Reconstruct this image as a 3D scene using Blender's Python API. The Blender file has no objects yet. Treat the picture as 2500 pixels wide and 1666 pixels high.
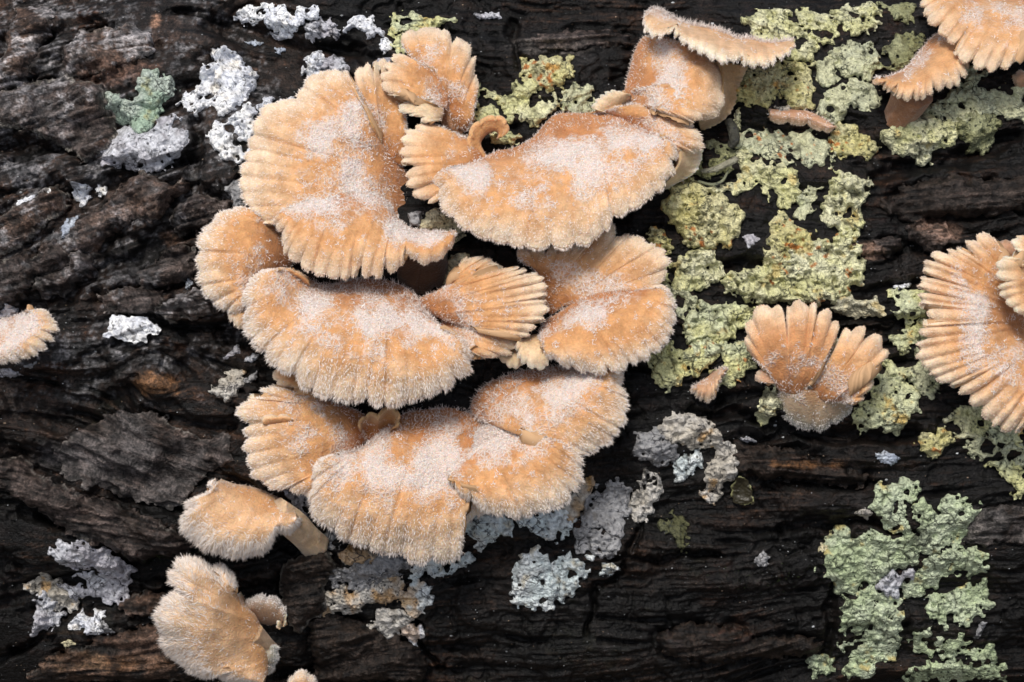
import bpy, math, random
import numpy as np
from mathutils import Vector, Matrix

random.seed(7)
rng = np.random.default_rng(7)
sc = bpy.context.scene
COL = sc.collection

# ------------------------------------------------------------------ frame of the bark
# 1 unit = 1 cm.  Places on the bark are written (x, y, h): x along the log, y down the bark, h out of it,
# all in 1/250 cm; the log is a cylinder of radius R lying along X, seen on its upper front.
S = 250.0
R = 5.6
TILT = math.radians(42)
Uv = np.array([1.0, 0, 0])
Vv = np.array([0, math.sin(TILT), math.cos(TILT)])
Nv = np.array([0, -math.cos(TILT), math.sin(TILT)])
CEN = np.array([0, 0, 8.6]) + R * Nv
DIST = 27.8                      # camera to bark
DPX = DIST * S

# ------------------------------------------------------------------ camera, sky, sun, exposure
sc.unit_settings.system = 'METRIC'
sc.unit_settings.scale_length = 0.01
cam_d = bpy.data.cameras.new('camera')
cam_d.lens = 100; cam_d.sensor_width = 36; cam_d.clip_start = 0.1; cam_d.clip_end = 2000
cam = bpy.data.objects.new('camera', cam_d); COL.objects.link(cam)
cam.location = Vector(CEN + Nv * DIST)
cam.rotation_euler = (math.radians(90) - TILT, 0, 0)
sc.camera = cam

world = bpy.data.worlds.new('World'); sc.world = world; world.use_nodes = True
wn = world.node_tree.nodes; wl = world.node_tree.links
sky = wn.new('ShaderNodeTexSky'); sky.sky_type = 'NISHITA'; sky.sun_disc = False
SUN_EL, SUN_AZ = math.radians(73), math.radians(212)   # azimuth measured clockwise from +Y (camera looks +Y)
sky.sun_elevation = SUN_EL; sky.sun_rotation = SUN_AZ
sky.air_density = 1.0; sky.dust_density = 4.0; sky.ozone_density = 1.0
hs = wn.new('ShaderNodeHueSaturation'); hs.inputs['Saturation'].default_value = 0.62   # overcast: paler sky
wl.new(sky.outputs['Color'], hs.inputs['Color'])
bg = wn['Background']; bg.inputs['Strength'].default_value = 0.085
wl.new(hs.outputs['Color'], bg.inputs['Color'])
sun_d = bpy.data.lights.new('sun', 'SUN'); sun_d.energy = 1.5; sun_d.angle = math.radians(14); sun_d.color = (1.0, 0.95, 0.88)
sun = bpy.data.objects.new('sun', sun_d); COL.objects.link(sun)
sd = Vector((math.sin(SUN_AZ) * math.cos(SUN_EL), math.cos(SUN_AZ) * math.cos(SUN_EL), math.sin(SUN_EL)))
sun.rotation_euler = sd.to_track_quat('Z', 'Y').to_euler(); sun.location = (0, -10, 60)
vs = sc.view_settings
vs.view_transform = 'Standard'; vs.look = 'None'; vs.gamma = 1.0; vs.use_curve_mapping = False
vs.exposure = 0.54
sc.cycles.max_bounces = 6; sc.cycles.diffuse_bounces = 3

# ------------------------------------------------------------------ numeric helpers
def sstep(a, b, x):
    t = np.clip((x - a) / (b - a), 0, 1)
    return t * t * (3 - 2 * t)

def _hash(ix, iy, seed):
    n = (ix.astype(np.int64) * 374761393 + iy.astype(np.int64) * 668265263 + seed * 974711) & 0xffffffff
    n = ((n ^ (n >> 13)) * 1274126177) & 0xffffffff
    n = n ^ (n >> 16)
    return (n & 0xffffff).astype(np.float64) / 0xffffff

def vn(x, y, seed=0):
    ix = np.floor(x); iy = np.floor(y); fx = x - ix; fy = y - iy
    ix = ix.astype(np.int64); iy = iy.astype(np.int64)
    ux = fx * fx * fx * (fx * (fx * 6 - 15) + 10); uy = fy * fy * fy * (fy * (fy * 6 - 15) + 10)
    a = _hash(ix, iy, seed); b = _hash(ix + 1, iy, seed); c = _hash(ix, iy + 1, seed); d = _hash(ix + 1, iy + 1, seed)
    return ((a * (1 - ux) + b * ux) * (1 - uy) + (c * (1 - ux) + d * ux) * uy) * 2 - 1

def fbm(x, y, scale, octv=4, seed=0, gain=0.5):
    s = 0.0; a = 1.0; tot = 0.0; f = 1.0 / scale
    for o in range(octv):
        # rotate each octave so that the lattice does not show
        c, sn = math.cos(o * 1.1 + seed), math.sin(o * 1.1 + seed)
        s = s + a * vn((x * c - y * sn) * f + o * 17.3, (x * sn + y * c) * f - o * 9.1, seed + o * 31)
        tot += a; a *= gain; f *= 2.03
    return s / tot * 1.5

def worley(x, y, scale, seed=0):
    x = x / scale; y = y / scale
    ix = np.floor(x).astype(np.int64); iy = np.floor(y).astype(np.int64)
    f1 = np.full(np.shape(x), 9.0); f2 = np.full(np.shape(x), 9.0); idv = np.zeros(np.shape(x))
    for dx in (-1, 0, 1):
        for dy in (-1, 0, 1):
            jx = ix + dx; jy = iy + dy
            px = jx + _hash(jx, jy, seed); py = jy + _hash(jx, jy, seed + 77)
            d = np.hypot(px - x, py - y)
            near = d < f1
            f2 = np.where(near, f1, np.minimum(f2, d))
            idv = np.where(near, _hash(jx, jy, seed + 191), idv)
            f1 = np.where(near, d, f1)
    return f1, f2, idv

def bil(img, gx, gy):
    H, W = img.shape[:2]
    gx = np.clip(gx, 0, W - 1.001); gy = np.clip(gy, 0, H - 1.001)
    ix = gx.astype(np.int64); iy = gy.astype(np.int64); fx = gx - ix; fy = gy - iy
    return (img[iy, ix] * (1 - fx) + img[iy, ix + 1] * fx) * (1 - fy) + (img[iy + 1, ix] * (1 - fx) + img[iy + 1, ix + 1] * fx) * fy

def blur(img, r):
    k = np.exp(-0.5 * (np.arange(-int(3 * r), int(3 * r) + 1) / r) ** 2); k /= k.sum(); n = len(k) // 2
    p = np.pad(img, ((n, n), (0, 0)), mode='edge'); o = sum(k[i] * p[i:i + img.shape[0]] for i in range(len(k)))
    p = np.pad(o, ((0, 0), (n, n)), mode='edge'); return sum(k[i] * p[:, i:i + img.shape[1]] for i in range(len(k)))

def base_drop(y):
    v = (833 - y) / S
    return np.sqrt(np.maximum(R * R - v * v, 0.05)) - R       # units

def world_pts(x, y, h):
    """bark frame -> world"""
    u = (x - 1250) / S; v = (833 - y) / S; w = h / S + base_drop(y)
    return CEN + u[..., None] * Uv + v[..., None] * Vv + w[..., None] * Nv

def seen(px, py, h):
    """where, at height h over the bark, a point read at (px, py) of the photograph stands"""
    w = h + base_drop(py) * S
    k = 1 - w / DPX
    return 1250 + (px - 1250) * k, 833 + (py - 833) * k

# crops of the photograph the outlines were read from: x0, y0, pixels per photograph pixel
CROP = dict(K1=(450, 50, 2.4129), K2=(950, 0, 2.353), K3=(450, 500, 2.8514), K4=(1000, 500, 2.0907), K5=(400, 900, 2.0467),
            L1=(0, 0, 2.6129), L2=(0, 550, 2.6129), L3=(0, 1100, 2.77), L4=(750, 1150, 2.6144), L5=(1500, 1000, 2.353),
            L6=(1700, 500, 2.61375), L7=(1500, 0, 2.353), F=(0, 0, 0.9412), M3=(500, 0, 4.706))

def pts(crop, s):
    """'x,y x,y ...' in a crop -> photograph pixels"""
    x0, y0, k = CROP[crop]
    a = np.array([[float(q) for q in p.split(',')] for p in s.split()])
    return a / k + np.array([x0, y0])

# ------------------------------------------------------------------ objects
def mk(name, V, faces, mat, parent=None, col=None, fz=None, origin=None, smooth=True):
    """faces: list of (m,k) arrays"""
    me = bpy.data.meshes.new(name)
    o3 = np.zeros(3) if origin is None else np.asarray(origin)
    V = V - o3
    me.vertices.add(len(V)); me.vertices.foreach_set('co', np.ascontiguousarray(V, np.float32).ravel())
    loops = np.concatenate([f.ravel() for f in faces]).astype(np.int32)
    tot = np.concatenate([np.full(len(f), f.shape[1], np.int32) for f in faces])
    start = np.concatenate([[0], np.cumsum(tot)[:-1]]).astype(np.int32)
    me.loops.add(len(loops)); me.loops.foreach_set('vertex_index', loops)
    me.polygons.add(len(tot)); me.polygons.foreach_set('loop_start', start); me.polygons.foreach_set('loop_total', tot)
    me.polygons.foreach_set('use_smooth', np.full(len(tot), smooth))
    me.update(calc_edges=True)
    if col is not None:
        a = me.color_attributes.new('Col', 'FLOAT_COLOR', 'POINT')
        c = np.ones((len(V), 4), np.float32); c[:, :3] = col
        a.data.foreach_set('color', c.ravel())
    if fz is not None:
        a = me.attributes.new('fuzz', 'FLOAT', 'POINT'); a.data.foreach_set('value', np.ascontiguousarray(fz, np.float32))
    me.materials.append(mat)
    ob = bpy.data.objects.new(name, me); COL.objects.link(ob)
    if parent is not None:
        ob.parent = parent
    elif origin is not None:
        ob.location = o3
    return ob

def tag(o, label=None, cat=None, group=None, kind=None):
    for k, v in (('label', label), ('category', cat), ('group', group), ('kind', kind)):
        if v: o[k] = v
    return o

def thing(name, label, cat, at, group=None):
    o = bpy.data.objects.new(name, None); COL.objects.link(o)
    o.empty_display_size = 0.2
    o.location = at
    return tag(o, label, cat, group)

def grid_faces(ny, nx, off=0, flip=False):
    i = np.arange(ny * nx).reshape(ny, nx) + off
    f = np.stack([i[:-1, :-1], i[:-1, 1:], i[1:, 1:], i[1:, :-1]], -1).reshape(-1, 4)
    return f[:, ::-1] if flip else f

# ------------------------------------------------------------------ materials
def mat_new(name):
    m = bpy.data.materials.new(name); m.use_nodes = True
    nt = m.node_tree; b = nt.nodes['Principled BSDF']
    return m, nt, b

def nd(nt, t, **kw):
    n = nt.nodes.new(t)
    for k, v in kw.items():
        if k in n.inputs.keys(): n.inputs[k].default_value = v
        else: setattr(n, k, v)
    return n

def mixc(nt, a, b, f, mode='MIX'):
    n = nt.nodes.new('ShaderNodeMix'); n.data_type = 'RGBA'; n.blend_type = mode
    for sock, v in ((n.inputs[6], a), (n.inputs[7], b), (n.inputs[0], f)):
        if isinstance(v, bpy.types.NodeSocket): nt.links.new(v, sock)
        else: sock.default_value = v if not isinstance(v, tuple) else (*v[:3], 1)
    return n.outputs[2]

def ramp(nt, src, a, b, ca=(0, 0, 0, 1), cb=(1, 1, 1, 1)):
    n = nt.nodes.new('ShaderNodeMapRange'); n.interpolation_type = 'SMOOTHSTEP'
    n.inputs[1].default_value = a; n.inputs[2].default_value = b
    nt.links.new(src, n.inputs[0]); return n.outputs[0]

def vcol(nt):
    n = nt.nodes.new('ShaderNodeVertexColor'); n.layer_name = 'Col'; return n.outputs['Color']

def coords(nt):
    return nt.nodes.new('ShaderNodeNewGeometry').outputs['Position']

def noise(nt, vec, scale, detail=3, rough=0.55):
    n = nd(nt, 'ShaderNodeTexNoise', Scale=scale, Detail=detail, Roughness=rough); nt.links.new(vec, n.inputs['Vector']); return n.outputs['Fac']

def voro(nt, vec, scale, feature='F1'):
    n = nt.nodes.new('ShaderNodeTexVoronoi'); n.feature = feature; n.inputs['Scale'].default_value = scale
    nt.links.new(vec, n.inputs['Vector']); return n.outputs['Distance']

def bump(nt, b, h, strength, dist):
    n = nd(nt, 'ShaderNodeBump', Strength=strength, Distance=dist); nt.links.new(h, n.inputs['Height']); nt.links.new(n.outputs['Normal'], b.inputs['Normal'])

def math_(nt, op, a, b):
    n = nt.nodes.new('ShaderNodeMath'); n.operation = op
    for i, v in enumerate((a, b)):
        if isinstance(v, bpy.types.NodeSocket): nt.links.new(v, n.inputs[i])
        else: n.inputs[i].default_value = v
    return n.outputs[0]

# bark
m_bark, nt, b = mat_new('bark')
p = coords(nt); c = vcol(nt)
n1 = noise(nt, p, 9, 5, 0.65); n2 = noise(nt, p, 40, 3, 0.6)
c = mixc(nt, c, mixc(nt, (0.25, 0.25, 0.25), (2.0, 1.9, 1.85), ramp(nt, n1, 0.34, 0.7)), 0.9, 'MULTIPLY')
c = mixc(nt, c, mixc(nt, (0.45, 0.45, 0.45), (1.75, 1.7, 1.7), ramp(nt, n2, 0.35, 0.68)), 0.8, 'MULTIPLY')
nt.links.new(c, b.inputs['Base Color'])
b.inputs['Roughness'].default_value = 0.54; b.inputs['Specular IOR Level'].default_value = 0.27
bump(nt, b, math_(nt, 'ADD', n2, math_(nt, 'MULTIPLY', n1, 1.5)), 0.7, 0.035)

# lichens: granules, dark dots
def lichen_mat(name, gran, dots, dotc, rough=0.85, lo=0.72, bs=0.75):
    m, nt, b = mat_new(name); p = coords(nt); c = vcol(nt)
    wob = nt.nodes.new('ShaderNodeTexNoise'); wob.inputs['Scale'].default_value = 14; nt.links.new(p, wob.inputs['Vector'])
    add = nt.nodes.new('ShaderNodeVectorMath'); add.operation = 'MULTIPLY_ADD'; add.inputs[1].default_value = (0.06,) * 3
    nt.links.new(wob.outputs['Color'], add.inputs[0]); nt.links.new(p, add.inputs[2]); q = add.outputs[0]
    v1 = voro(nt, q, gran); n1 = noise(nt, p, gran * 0.8, 3, 0.6)
    c = mixc(nt, c, mixc(nt, (lo, lo, lo), (1.25, 1.25, 1.22), ramp(nt, n1, 0.3, 0.7)), 0.8, 'MULTIPLY')
    dv = voro(nt, p, dots); dn = noise(nt, p, dots * 0.22, 2, 0.5)
    dm = math_(nt, 'MULTIPLY', math_(nt, 'SUBTRACT', 1.0, ramp(nt, dv, 0.15, 0.32)), ramp(nt, dn, 0.40, 0.54))
    c = mixc(nt, c, dotc, math_(nt, 'MULTIPLY', dm, 0.85))
    ve = voro(nt, q, 9, 'DISTANCE_TO_EDGE'); vm = noise(nt, p, 5, 3, 0.6)
    cr = math_(nt, 'MULTIPLY', math_(nt, 'SUBTRACT', 1.0, ramp(nt, ve, 0.015, 0.07)), ramp(nt, vm, 0.5, 0.62))
    c = mixc(nt, c, dotc, math_(nt, 'MULTIPLY', cr, 0.85))
    nt.links.new(c, b.inputs['Base Color']); b.inputs['Roughness'].default_value = rough
    b.inputs['Specular IOR Level'].default_value = 0.15
    bump(nt, b, math_(nt, 'SUBTRACT', n1, v1), bs, 0.03)
    return m
m_green = lichen_mat('green_lichen', 34, 17, (0.03, 0.035, 0.03))
m_white = lichen_mat('white_lichen', 26, 15, (0.04, 0.04, 0.045), lo=0.78, bs=0.6)

# mushroom skin
m_cap, nt, b = mat_new('mushroom_skin'); p = coords(nt); c = vcol(nt)
at = nt.nodes.new('ShaderNodeAttribute'); at.attribute_name = 'fuzz'; fz = at.outputs['Fac']
n1 = noise(nt, p, 7, 4, 0.6); n2 = noise(nt, p, 45, 2, 0.6)
c = mixc(nt, c, mixc(nt, (0.80, 0.74, 0.68), (1.16, 1.18, 1.20), ramp(nt, n1, 0.3, 0.7)), 0.75, 'MULTIPLY')
c = mixc(nt, c, mixc(nt, (0.86, 0.84, 0.82), (1.1, 1.1, 1.1), ramp(nt, n2, 0.3, 0.7)), 0.6, 'MULTIPLY')
vd = voro(nt, p, 24, 'DISTANCE_TO_EDGE'); n3 = noise(nt, p, 13, 3, 0.65)
net = math_(nt, 'SUBTRACT', 1.0, ramp(nt, vd, 0.02, 0.22))
msk = ramp(nt, math_(nt, 'ADD', math_(nt, 'MULTIPLY', fz, 1.0), math_(nt, 'MULTIPLY', n3, 0.9)), 0.82, 1.15)
c = mixc(nt, c, (0.84, 0.76, 0.71), math_(nt, 'MULTIPLY', msk, math_(nt, 'ADD', math_(nt, 'MULTIPLY', net, 0.45), 0.15)))
c = mixc(nt, c, (0.84, 0.75, 0.70), math_(nt, 'MULTIPLY', ramp(nt, math_(nt, 'ADD', fz, math_(nt, 'MULTIPLY', n3, 0.5)), 1.02, 1.4), 0.6))
nt.links.new(c, b.inputs['Base Color']); b.inputs['Roughness'].default_value = 0.75; b.inputs['Specular IOR Level'].default_value = 0.2
b.inputs['Subsurface Weight'].default_value = 0.4; b.inputs['Subsurface Radius'].default_value = (1.0, 0.5, 0.25); b.inputs['Subsurface Scale'].default_value = 0.07
b.inputs['Sheen Weight'].default_value = 0.25; b.inputs['Sheen Roughness'].default_value = 0.5
bump(nt, b, math_(nt, 'ADD', math_(nt, 'ADD', n2, math_(nt, 'MULTIPLY', n1, 0.8)), math_(nt, 'MULTIPLY', msk, net)), 0.5, 0.03)

m_gill, nt, b = mat_new('mushroom_gills'); c = vcol(nt); p = coords(nt)
c = mixc(nt, c, mixc(nt, (0.75, 0.72, 0.7), (1.15, 1.15, 1.15), noise(nt, p, 12, 3)), 0.7, 'MULTIPLY')
nt.links.new(c, b.inputs['Base Color']); b.inputs['Roughness'].default_value = 0.7; b.inputs['Specular IOR Level'].default_value = 0.2

m_hair, nt, b = mat_new('mushroom_hair'); c = vcol(nt)
nt.links.new(c, b.inputs['Base Color']); b.inputs['Roughness'].default_value = 0.6; b.inputs['Specular IOR Level'].default_value = 0.25

m_moss, nt, b = mat_new('moss'); b.inputs['Base Color'].default_value = (0.035, 0.06, 0.012, 1); b.inputs['Roughness'].default_value = 0.8
m_ground, nt, b = mat_new('forest_floor'); p = coords(nt)
c = mixc(nt, (0.035, 0.024, 0.014), (0.11, 0.075, 0.042), ramp(nt, noise(nt, p, 0.35, 6, 0.7), 0.35, 0.65)); nt.links.new(c, b.inputs['Base Color'])
b.inputs['Roughness'].default_value = 0.9; bump(nt, b, noise(nt, p, 0.6, 6, 0.7), 0.8, 1.0)

m_husk, nt, b = mat_new('dry_husk'); c = vcol(nt); nt.links.new(c, b.inputs['Base Color']); b.inputs['Roughness'].default_value = 0.45
# ------------------------------------------------------------------ the log: grain, relief and colour of the bark
STEP = 3.3
GX0, GY0, GX1, GY1 = -170, -170, 2670, 1840
gw = int((GX1 - GX0) / STEP); gh = int((GY1 - GY0) / STEP)
gx, gy = np.meshgrid(GX0 + np.arange(gw) * STEP, GY0 + np.arange(gh) * STEP)
# direction of the grain: x, y, degrees (positive runs down to the right)
ANG = [(100, 60, -18), (300, 150, -22), (560, 90, 16), (700, 130, 22), (120, 280, -10), (330, 300, -25), (100, 520, -32), (350, 560, -36), (200, 650, -28),
       (450, 650, -22), (150, 780, -15), (360, 800, 2), (100, 950, 18), (420, 1020, 32), (150, 1200, 28), (360, 1260, 28), (200, 1400, 0),
       (120, 1600, -12), (400, 1600, -12), (1250, 100, 6), (1700, 1300, -6), (2000, 1550, -12), (1500, 1500, -8), (900, 1550, -5), (700, 1450, -14),
       (2300, 480, -3), (2200, 660, -8), (2000, 1110, 14), (2300, 1100, 4), (1250, 833, 0), (2450, 1300, -6), (1900, 700, 0)]
num = np.zeros_like(gx); den = np.zeros_like(gx)
for ax, ay, ad in ANG:
    w = 1.0 / ((gx - ax) ** 2 + (gy - ay) ** 2 + 120 ** 2) ** 1.5
    num += w * ad; den += w
ang = np.radians(num / den + 14 * fbm(gx, gy, 210, 3, 3))
# the grain bends round a knot
kx, ky = 375, 935
kd = np.hypot(gx - kx, (gy - ky) * 1.3)
ang += 1.1 * np.exp(-(kd / 120) ** 2) * np.sign(gx - kx) * np.clip(np.abs(gx - kx) / 60, 0, 1) * np.where(gy < ky, 1, -1)
ca, sa = np.cos(ang), np.sin(ang)

def lic(img, steps, dl):
    acc = img.copy(); n = 1
    for sgn in (1, -1):
        X = (gx - GX0) / STEP; Y = (gy - GY0) / STEP
        for k in range(steps):
            c = bil(ca, X, Y); s = bil(sa, X, Y)
            X = X + sgn * dl * c; Y = Y + sgn * dl * s
            acc += bil(img, X, Y); n += 1
    acc /= n
    return (acc - acc.mean()) / acc.std()

wn0 = rng.standard_normal((gh, gw))
Lf = lic(wn0, 9, 1.3)                       # fibres
Lm = lic(blur(rng.standard_normal((gh, gw)), 2.2), 12, 3.0)   # strands
Lc = lic(blur(rng.standard_normal((gh, gw)), 6.0), 10, 6.0)   # broad ridges

def seg_dist(x, y, P, closed=False):
    d = np.full(np.shape(x), 1e9)
    n = len(P)
    for i in range(n if closed else n - 1):
        ax, ay = P[i]; bx, by = P[(i + 1) % n]
        vx, vy = bx - ax, by - ay; L = vx * vx + vy * vy + 1e-9
        t = np.clip(((x - ax) * vx + (y - ay) * vy) / L, 0, 1)
        d = np.minimum(d, np.hypot(x - ax - t * vx, y - ay - t * vy))
    return d

def sdf(x, y, P):
    d = seg_dist(x, y, P, True)
    ins = np.zeros(np.shape(x), bool); n = len(P)
    for i in range(n):
        ax, ay = P[i]; bx, by = P[(i + 1) % n]
        if ay == by: continue
        cnd = ((ay > y) != (by > y)) & (x < (bx - ax) * (y - ay) / (by - ay) + ax)
        ins ^= cnd
    return np.where(ins, -d, d)

# long clefts read from the photograph: half width, depth, points
CLEFT = [
 (20, 50, 'L1', '-60,890 100,900 250,880 330,920 480,1000 640,1010 800,1085 1000,1060 1130,990 1230,900 1260,760'),
 (22, 60, 'L1', '1240,760 1230,900 1190,1080 1210,1180 1100,1290 1060,1400 1000,1500 940,1600'),
 (14, 36, 'L1', '0,1230 140,1220 330,1200 420,1190 410,1290 330,1420 220,1530 80,1600'),
 (16, 40, 'L1', '430,1220 640,1200 760,1130 900,1100 1020,1150'),
 (20, 46, 'L2', '-40,560 100,540 250,510 450,430 600,350 620,230 720,220 950,180 1050,50 1250,20'),
 (16, 40, 'L2', '850,620 1000,610 1120,600 1250,570 1400,560 1480,640 1560,760'),
 (22, 36, 'L2', '700,1100 830,1060 940,1180 1000,1240 900,1250'),
 (18, 46, 'L3', '540,285 700,290 830,340 1000,390 1180,400 1260,480 1300,640 1230,720 1000,760'),
 (26, 56, 'M3', '-60,180 200,260 430,340 700,330 900,420 1200,420 1500,520 1700,560 1900,620'),
 (40, 50, 'M3', '350,600 520,620 800,600 1000,700 1000,900 800,850 600,800'),
 (16, 40, 'L3', '-20,1430 110,1390 220,1290 320,1170 400,1130'),
 (14, 36, 'L3', '330,560 500,590 640,650 780,770 850,900 1000,920'),
 (22, 50, 'L3', '860,820 1000,880 1120,900 1160,760 1250,740'),
 (14, 40, 'L6', '880,700 1080,715 1250,740 1380,770 1250,800 980,790'),
 (18, 44, 'L6', '0,1340 250,1310 420,1380 650,1460 900,1440 1200,1480 1400,1470'),
 (10, 40, 'L4', '640,980 700,1080 715,1180 760,1280 820,1360'),
 (8, 34, 'L4', '2100,420 2090,560 1960,720 1850,800 1810,960 1800,1080'),
 (10, 34, 'L5', '-20,860 80,850 160,890 240,880 420,830 600,860'),
 (16, 40, 'L5', '1000,680 1200,660 1350,660 1500,650 1620,720'),
 (14, 36, 'L5', '1320,1060 1300,1180 1310,1300 1290,1420 1300,1560'),
 (14, 40, 'L5', '740,160 900,150 1200,170 1500,160 1700,140'),
 (8, 24, 'L5', '120,620 160,700 150,860'),
 (14, 36, 'K2', '740,330 745,230 700,120 720,40'),
 (20, 40, 'L7', '1530,1010 1700,930 1850,930 2050,880 2250,800 2353,760'),
 (14, 30, 'L6', '950,520 1100,560 1280,540 1450,500'),
 (18, 40, 'L6', '0,420 150,400 300,360 420,420'),
]
# bark plates: scales of bark that stand clear of the trunk; tone is the pigment of the scale
PLATES = [
 ('grey-brown splinter of bark with a pointed tip', 26, 'L1', '610,1580 700,1470 800,1410 890,1380 970,1400 1050,1270 1155,1175 1020,1172 900,1110 820,1130 700,1250 560,1370 470,1500 430,1590', 1.5, 0.25, (.02, -.10)),
 ('broad flat bark scale with whitish lower edge', 22, 'L1', '-60,560 120,480 240,480 330,430 400,500 520,480 600,560 640,700 680,820 610,950 500,990 350,910 200,810 0,770 -60,760', 1.5, 0.35, (0, .05)),
 ('brown bark scale with a thin pale rim', 24, 'L1', '-60,1430 60,1350 200,1260 330,1190 395,1260 370,1330 250,1450 130,1568 -60,1640', 1.4, 0.1, (0, .06)),
 ('grey dusty lump of bark', 24, 'L2', '-60,300 100,220 250,210 330,120 420,200 360,280 220,330 60,470 -60,480', 1.3, 0.35, (0, 0)),
 ('small bark scale with a white crust', 24, 'L2', '200,400 290,340 430,270 500,180 570,200 560,290 470,350 380,430 300,440', 1.3, 0.45, (0, 0)),
 ('smooth dark grey weathered bark plate', 7, 'L3', '340,60 450,-60 700,-220 980,-240 1200,-130 1380,-60 1540,-100 1560,60 1400,150 1290,220 1180,370 1000,370 700,270 600,230 400,150', 1.0, 0.5, (0, .02)),
 ('long fibrous ridge of bark running down to the right', 26, 'L3', '-40,90 120,60 200,170 350,240 540,320 720,370 1000,480 1280,640 1260,690 900,750 700,650 430,560 340,500 150,330 -40,240', 1.5, 0.15, (0, .05)),
 ('reddish brown bark scale flecked with white', 20, 'L1', '-60,-40 200,-40 190,120 110,250 70,480 -60,540', 1.5, 0.2, (0, 0)),
 ('brown bark scale crossed by white crust lines', 20, 'L1', '330,270 420,160 560,130 760,120 900,200 880,300 740,350 600,400 420,430 330,400', 1.7, 0.3, (0, 0)),
 ('square grey bark lump beside the mushrooms', 24, 'L2', '900,300 980,220 1080,150 1220,170 1250,280 1150,350 1000,390 920,380', 1.2, 0.3, (0, 0)),
 ('purplish grey flat bark scale', 18, 'L2', '640,460 780,400 1000,430 1020,500 900,570 740,530 660,510', 1.3, 0.35, (0, .03)),
 ('pale crusted bark block', 26, 'L2', '1030,540 1100,470 1250,430 1400,500 1330,560 1100,590', 1.6, 0.5, (0, .05)),
 ('violet grey bark plate', 20, 'L1', '1060,1440 1130,1320 1230,1250 1450,1300 1400,1400 1260,1440 1150,1475', 1.4, 0.3, (0, .05)),
 ('flat grey streak of bark', 12, 'K2', '850,170 1000,130 1200,120 1400,150 1380,200 1100,210 900,210', 1.3, 0.3, (0, 0)),
 ('small tan bark block', 16, 'L6', '1140,230 1290,210 1320,260 1260,300 1160,290', 2.0, 0.1, (0, 0)),
 ('tan grey bark block', 16, 'L6', '1380,160 1580,120 1670,250 1560,290 1420,230', 1.8, 0.15, (0, 0)),
 ('reddish bark hump with whitish skin', 22, 'L3', '720,1100 900,1030 1050,1040 1070,1140 900,1160 760,1140', 1.5, 0.25, (0, 0)),
 ('orange brown fibrous bark ridge', 26, 'L3', '230,1500 480,1390 700,1310 1000,1250 1150,1300 1200,1500 1300,1640 60,1640', 1.6, 0.05, (0, .02)),
 ('black fibrous bark block with a broken edge', 26, 'K5', '590,1010 690,960 790,930 830,1010 780,1120 770,1250 650,1330 590,1290 570,1160', 1.0, 0.05, (0, 0)),
 ('low dark bark slab', 16, 'L4', '0,1010 120,960 330,1040 480,1130 640,1180 720,1300 700,1420 0,1420', 1.1, 0.05, (0, .02)),
 ('worn grey bark face', 14, 'L5', '2110,600 2230,570 2420,560 2420,760 2200,770 2030,770 2060,680', 1.2, 0.5, (0, 0)),
 ('long dark bark step', 18, 'L5', '700,190 850,230 1050,260 1250,330 1460,400 1400,440 1150,400 900,400 740,330', 1.2, 0.0, (0, .02)),
 ('fibrous bark ridge streaked with rust', 18, 'L5', '280,1360 480,1300 700,1320 900,1380 1100,1380 1240,1410 1180,1470 900,1480 560,1500 330,1450', 1.3, 0.0, (0, 0)),
 ('low brown bark ridge', 18, 'L7', '1560,1180 1700,1080 1950,1020 2160,1050 2400,1030 2400,1180 2150,1220 1900,1230 1700,1260', 1.1, 0.1, (0, 0)),
]
LB = fbm(gx, gy, 260, 4, 11)
cl = np.zeros_like(gx)
wobx = 14 * fbm(gx, gy, 60, 3, 21); woby = 14 * fbm(gx, gy, 60, 3, 22)
for hw, dep, cr, s in CLEFT:
    P = pts(cr, s)
    bb = (gx > P[:, 0].min() - 90) & (gx < P[:, 0].max() + 90) & (gy > P[:, 1].min() - 90) & (gy < P[:, 1].max() + 90)
    ii = np.where(bb)
    d = seg_dist(gx[ii] + wobx[ii], gy[ii] + woby[ii], P)
    v = dep * (1 - sstep(0.25 * hw, 1.35 * hw, d * (1 + 0.35 * fbm(gx[ii], gy[ii], 45, 2, 5))))
    cl[ii] = np.maximum(cl[ii], v)
# gaps under the edges of the loose plates
for lab, th, cr, s_, tone, gr, tl in PLATES:
    if 'smooth' in lab: continue
    P = pts(cr, s_)
    bb = (gx > P[:, 0].min() - 60) & (gx < P[:, 0].max() + 60) & (gy > P[:, 1].min() - 60) & (gy < P[:, 1].max() + 60)
    ii = np.where(bb)
    d = sdf(gx[ii] + wobx[ii] * .5, gy[ii] + woby[ii] * .5, P) - 8
    v = 1.5 * th * np.exp(-(d / 15) ** 2) * sstep(-.5, .3, fbm(gx[ii], gy[ii], 70, 2, 15))
    cl[ii] = np.maximum(cl[ii], v)
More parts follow.
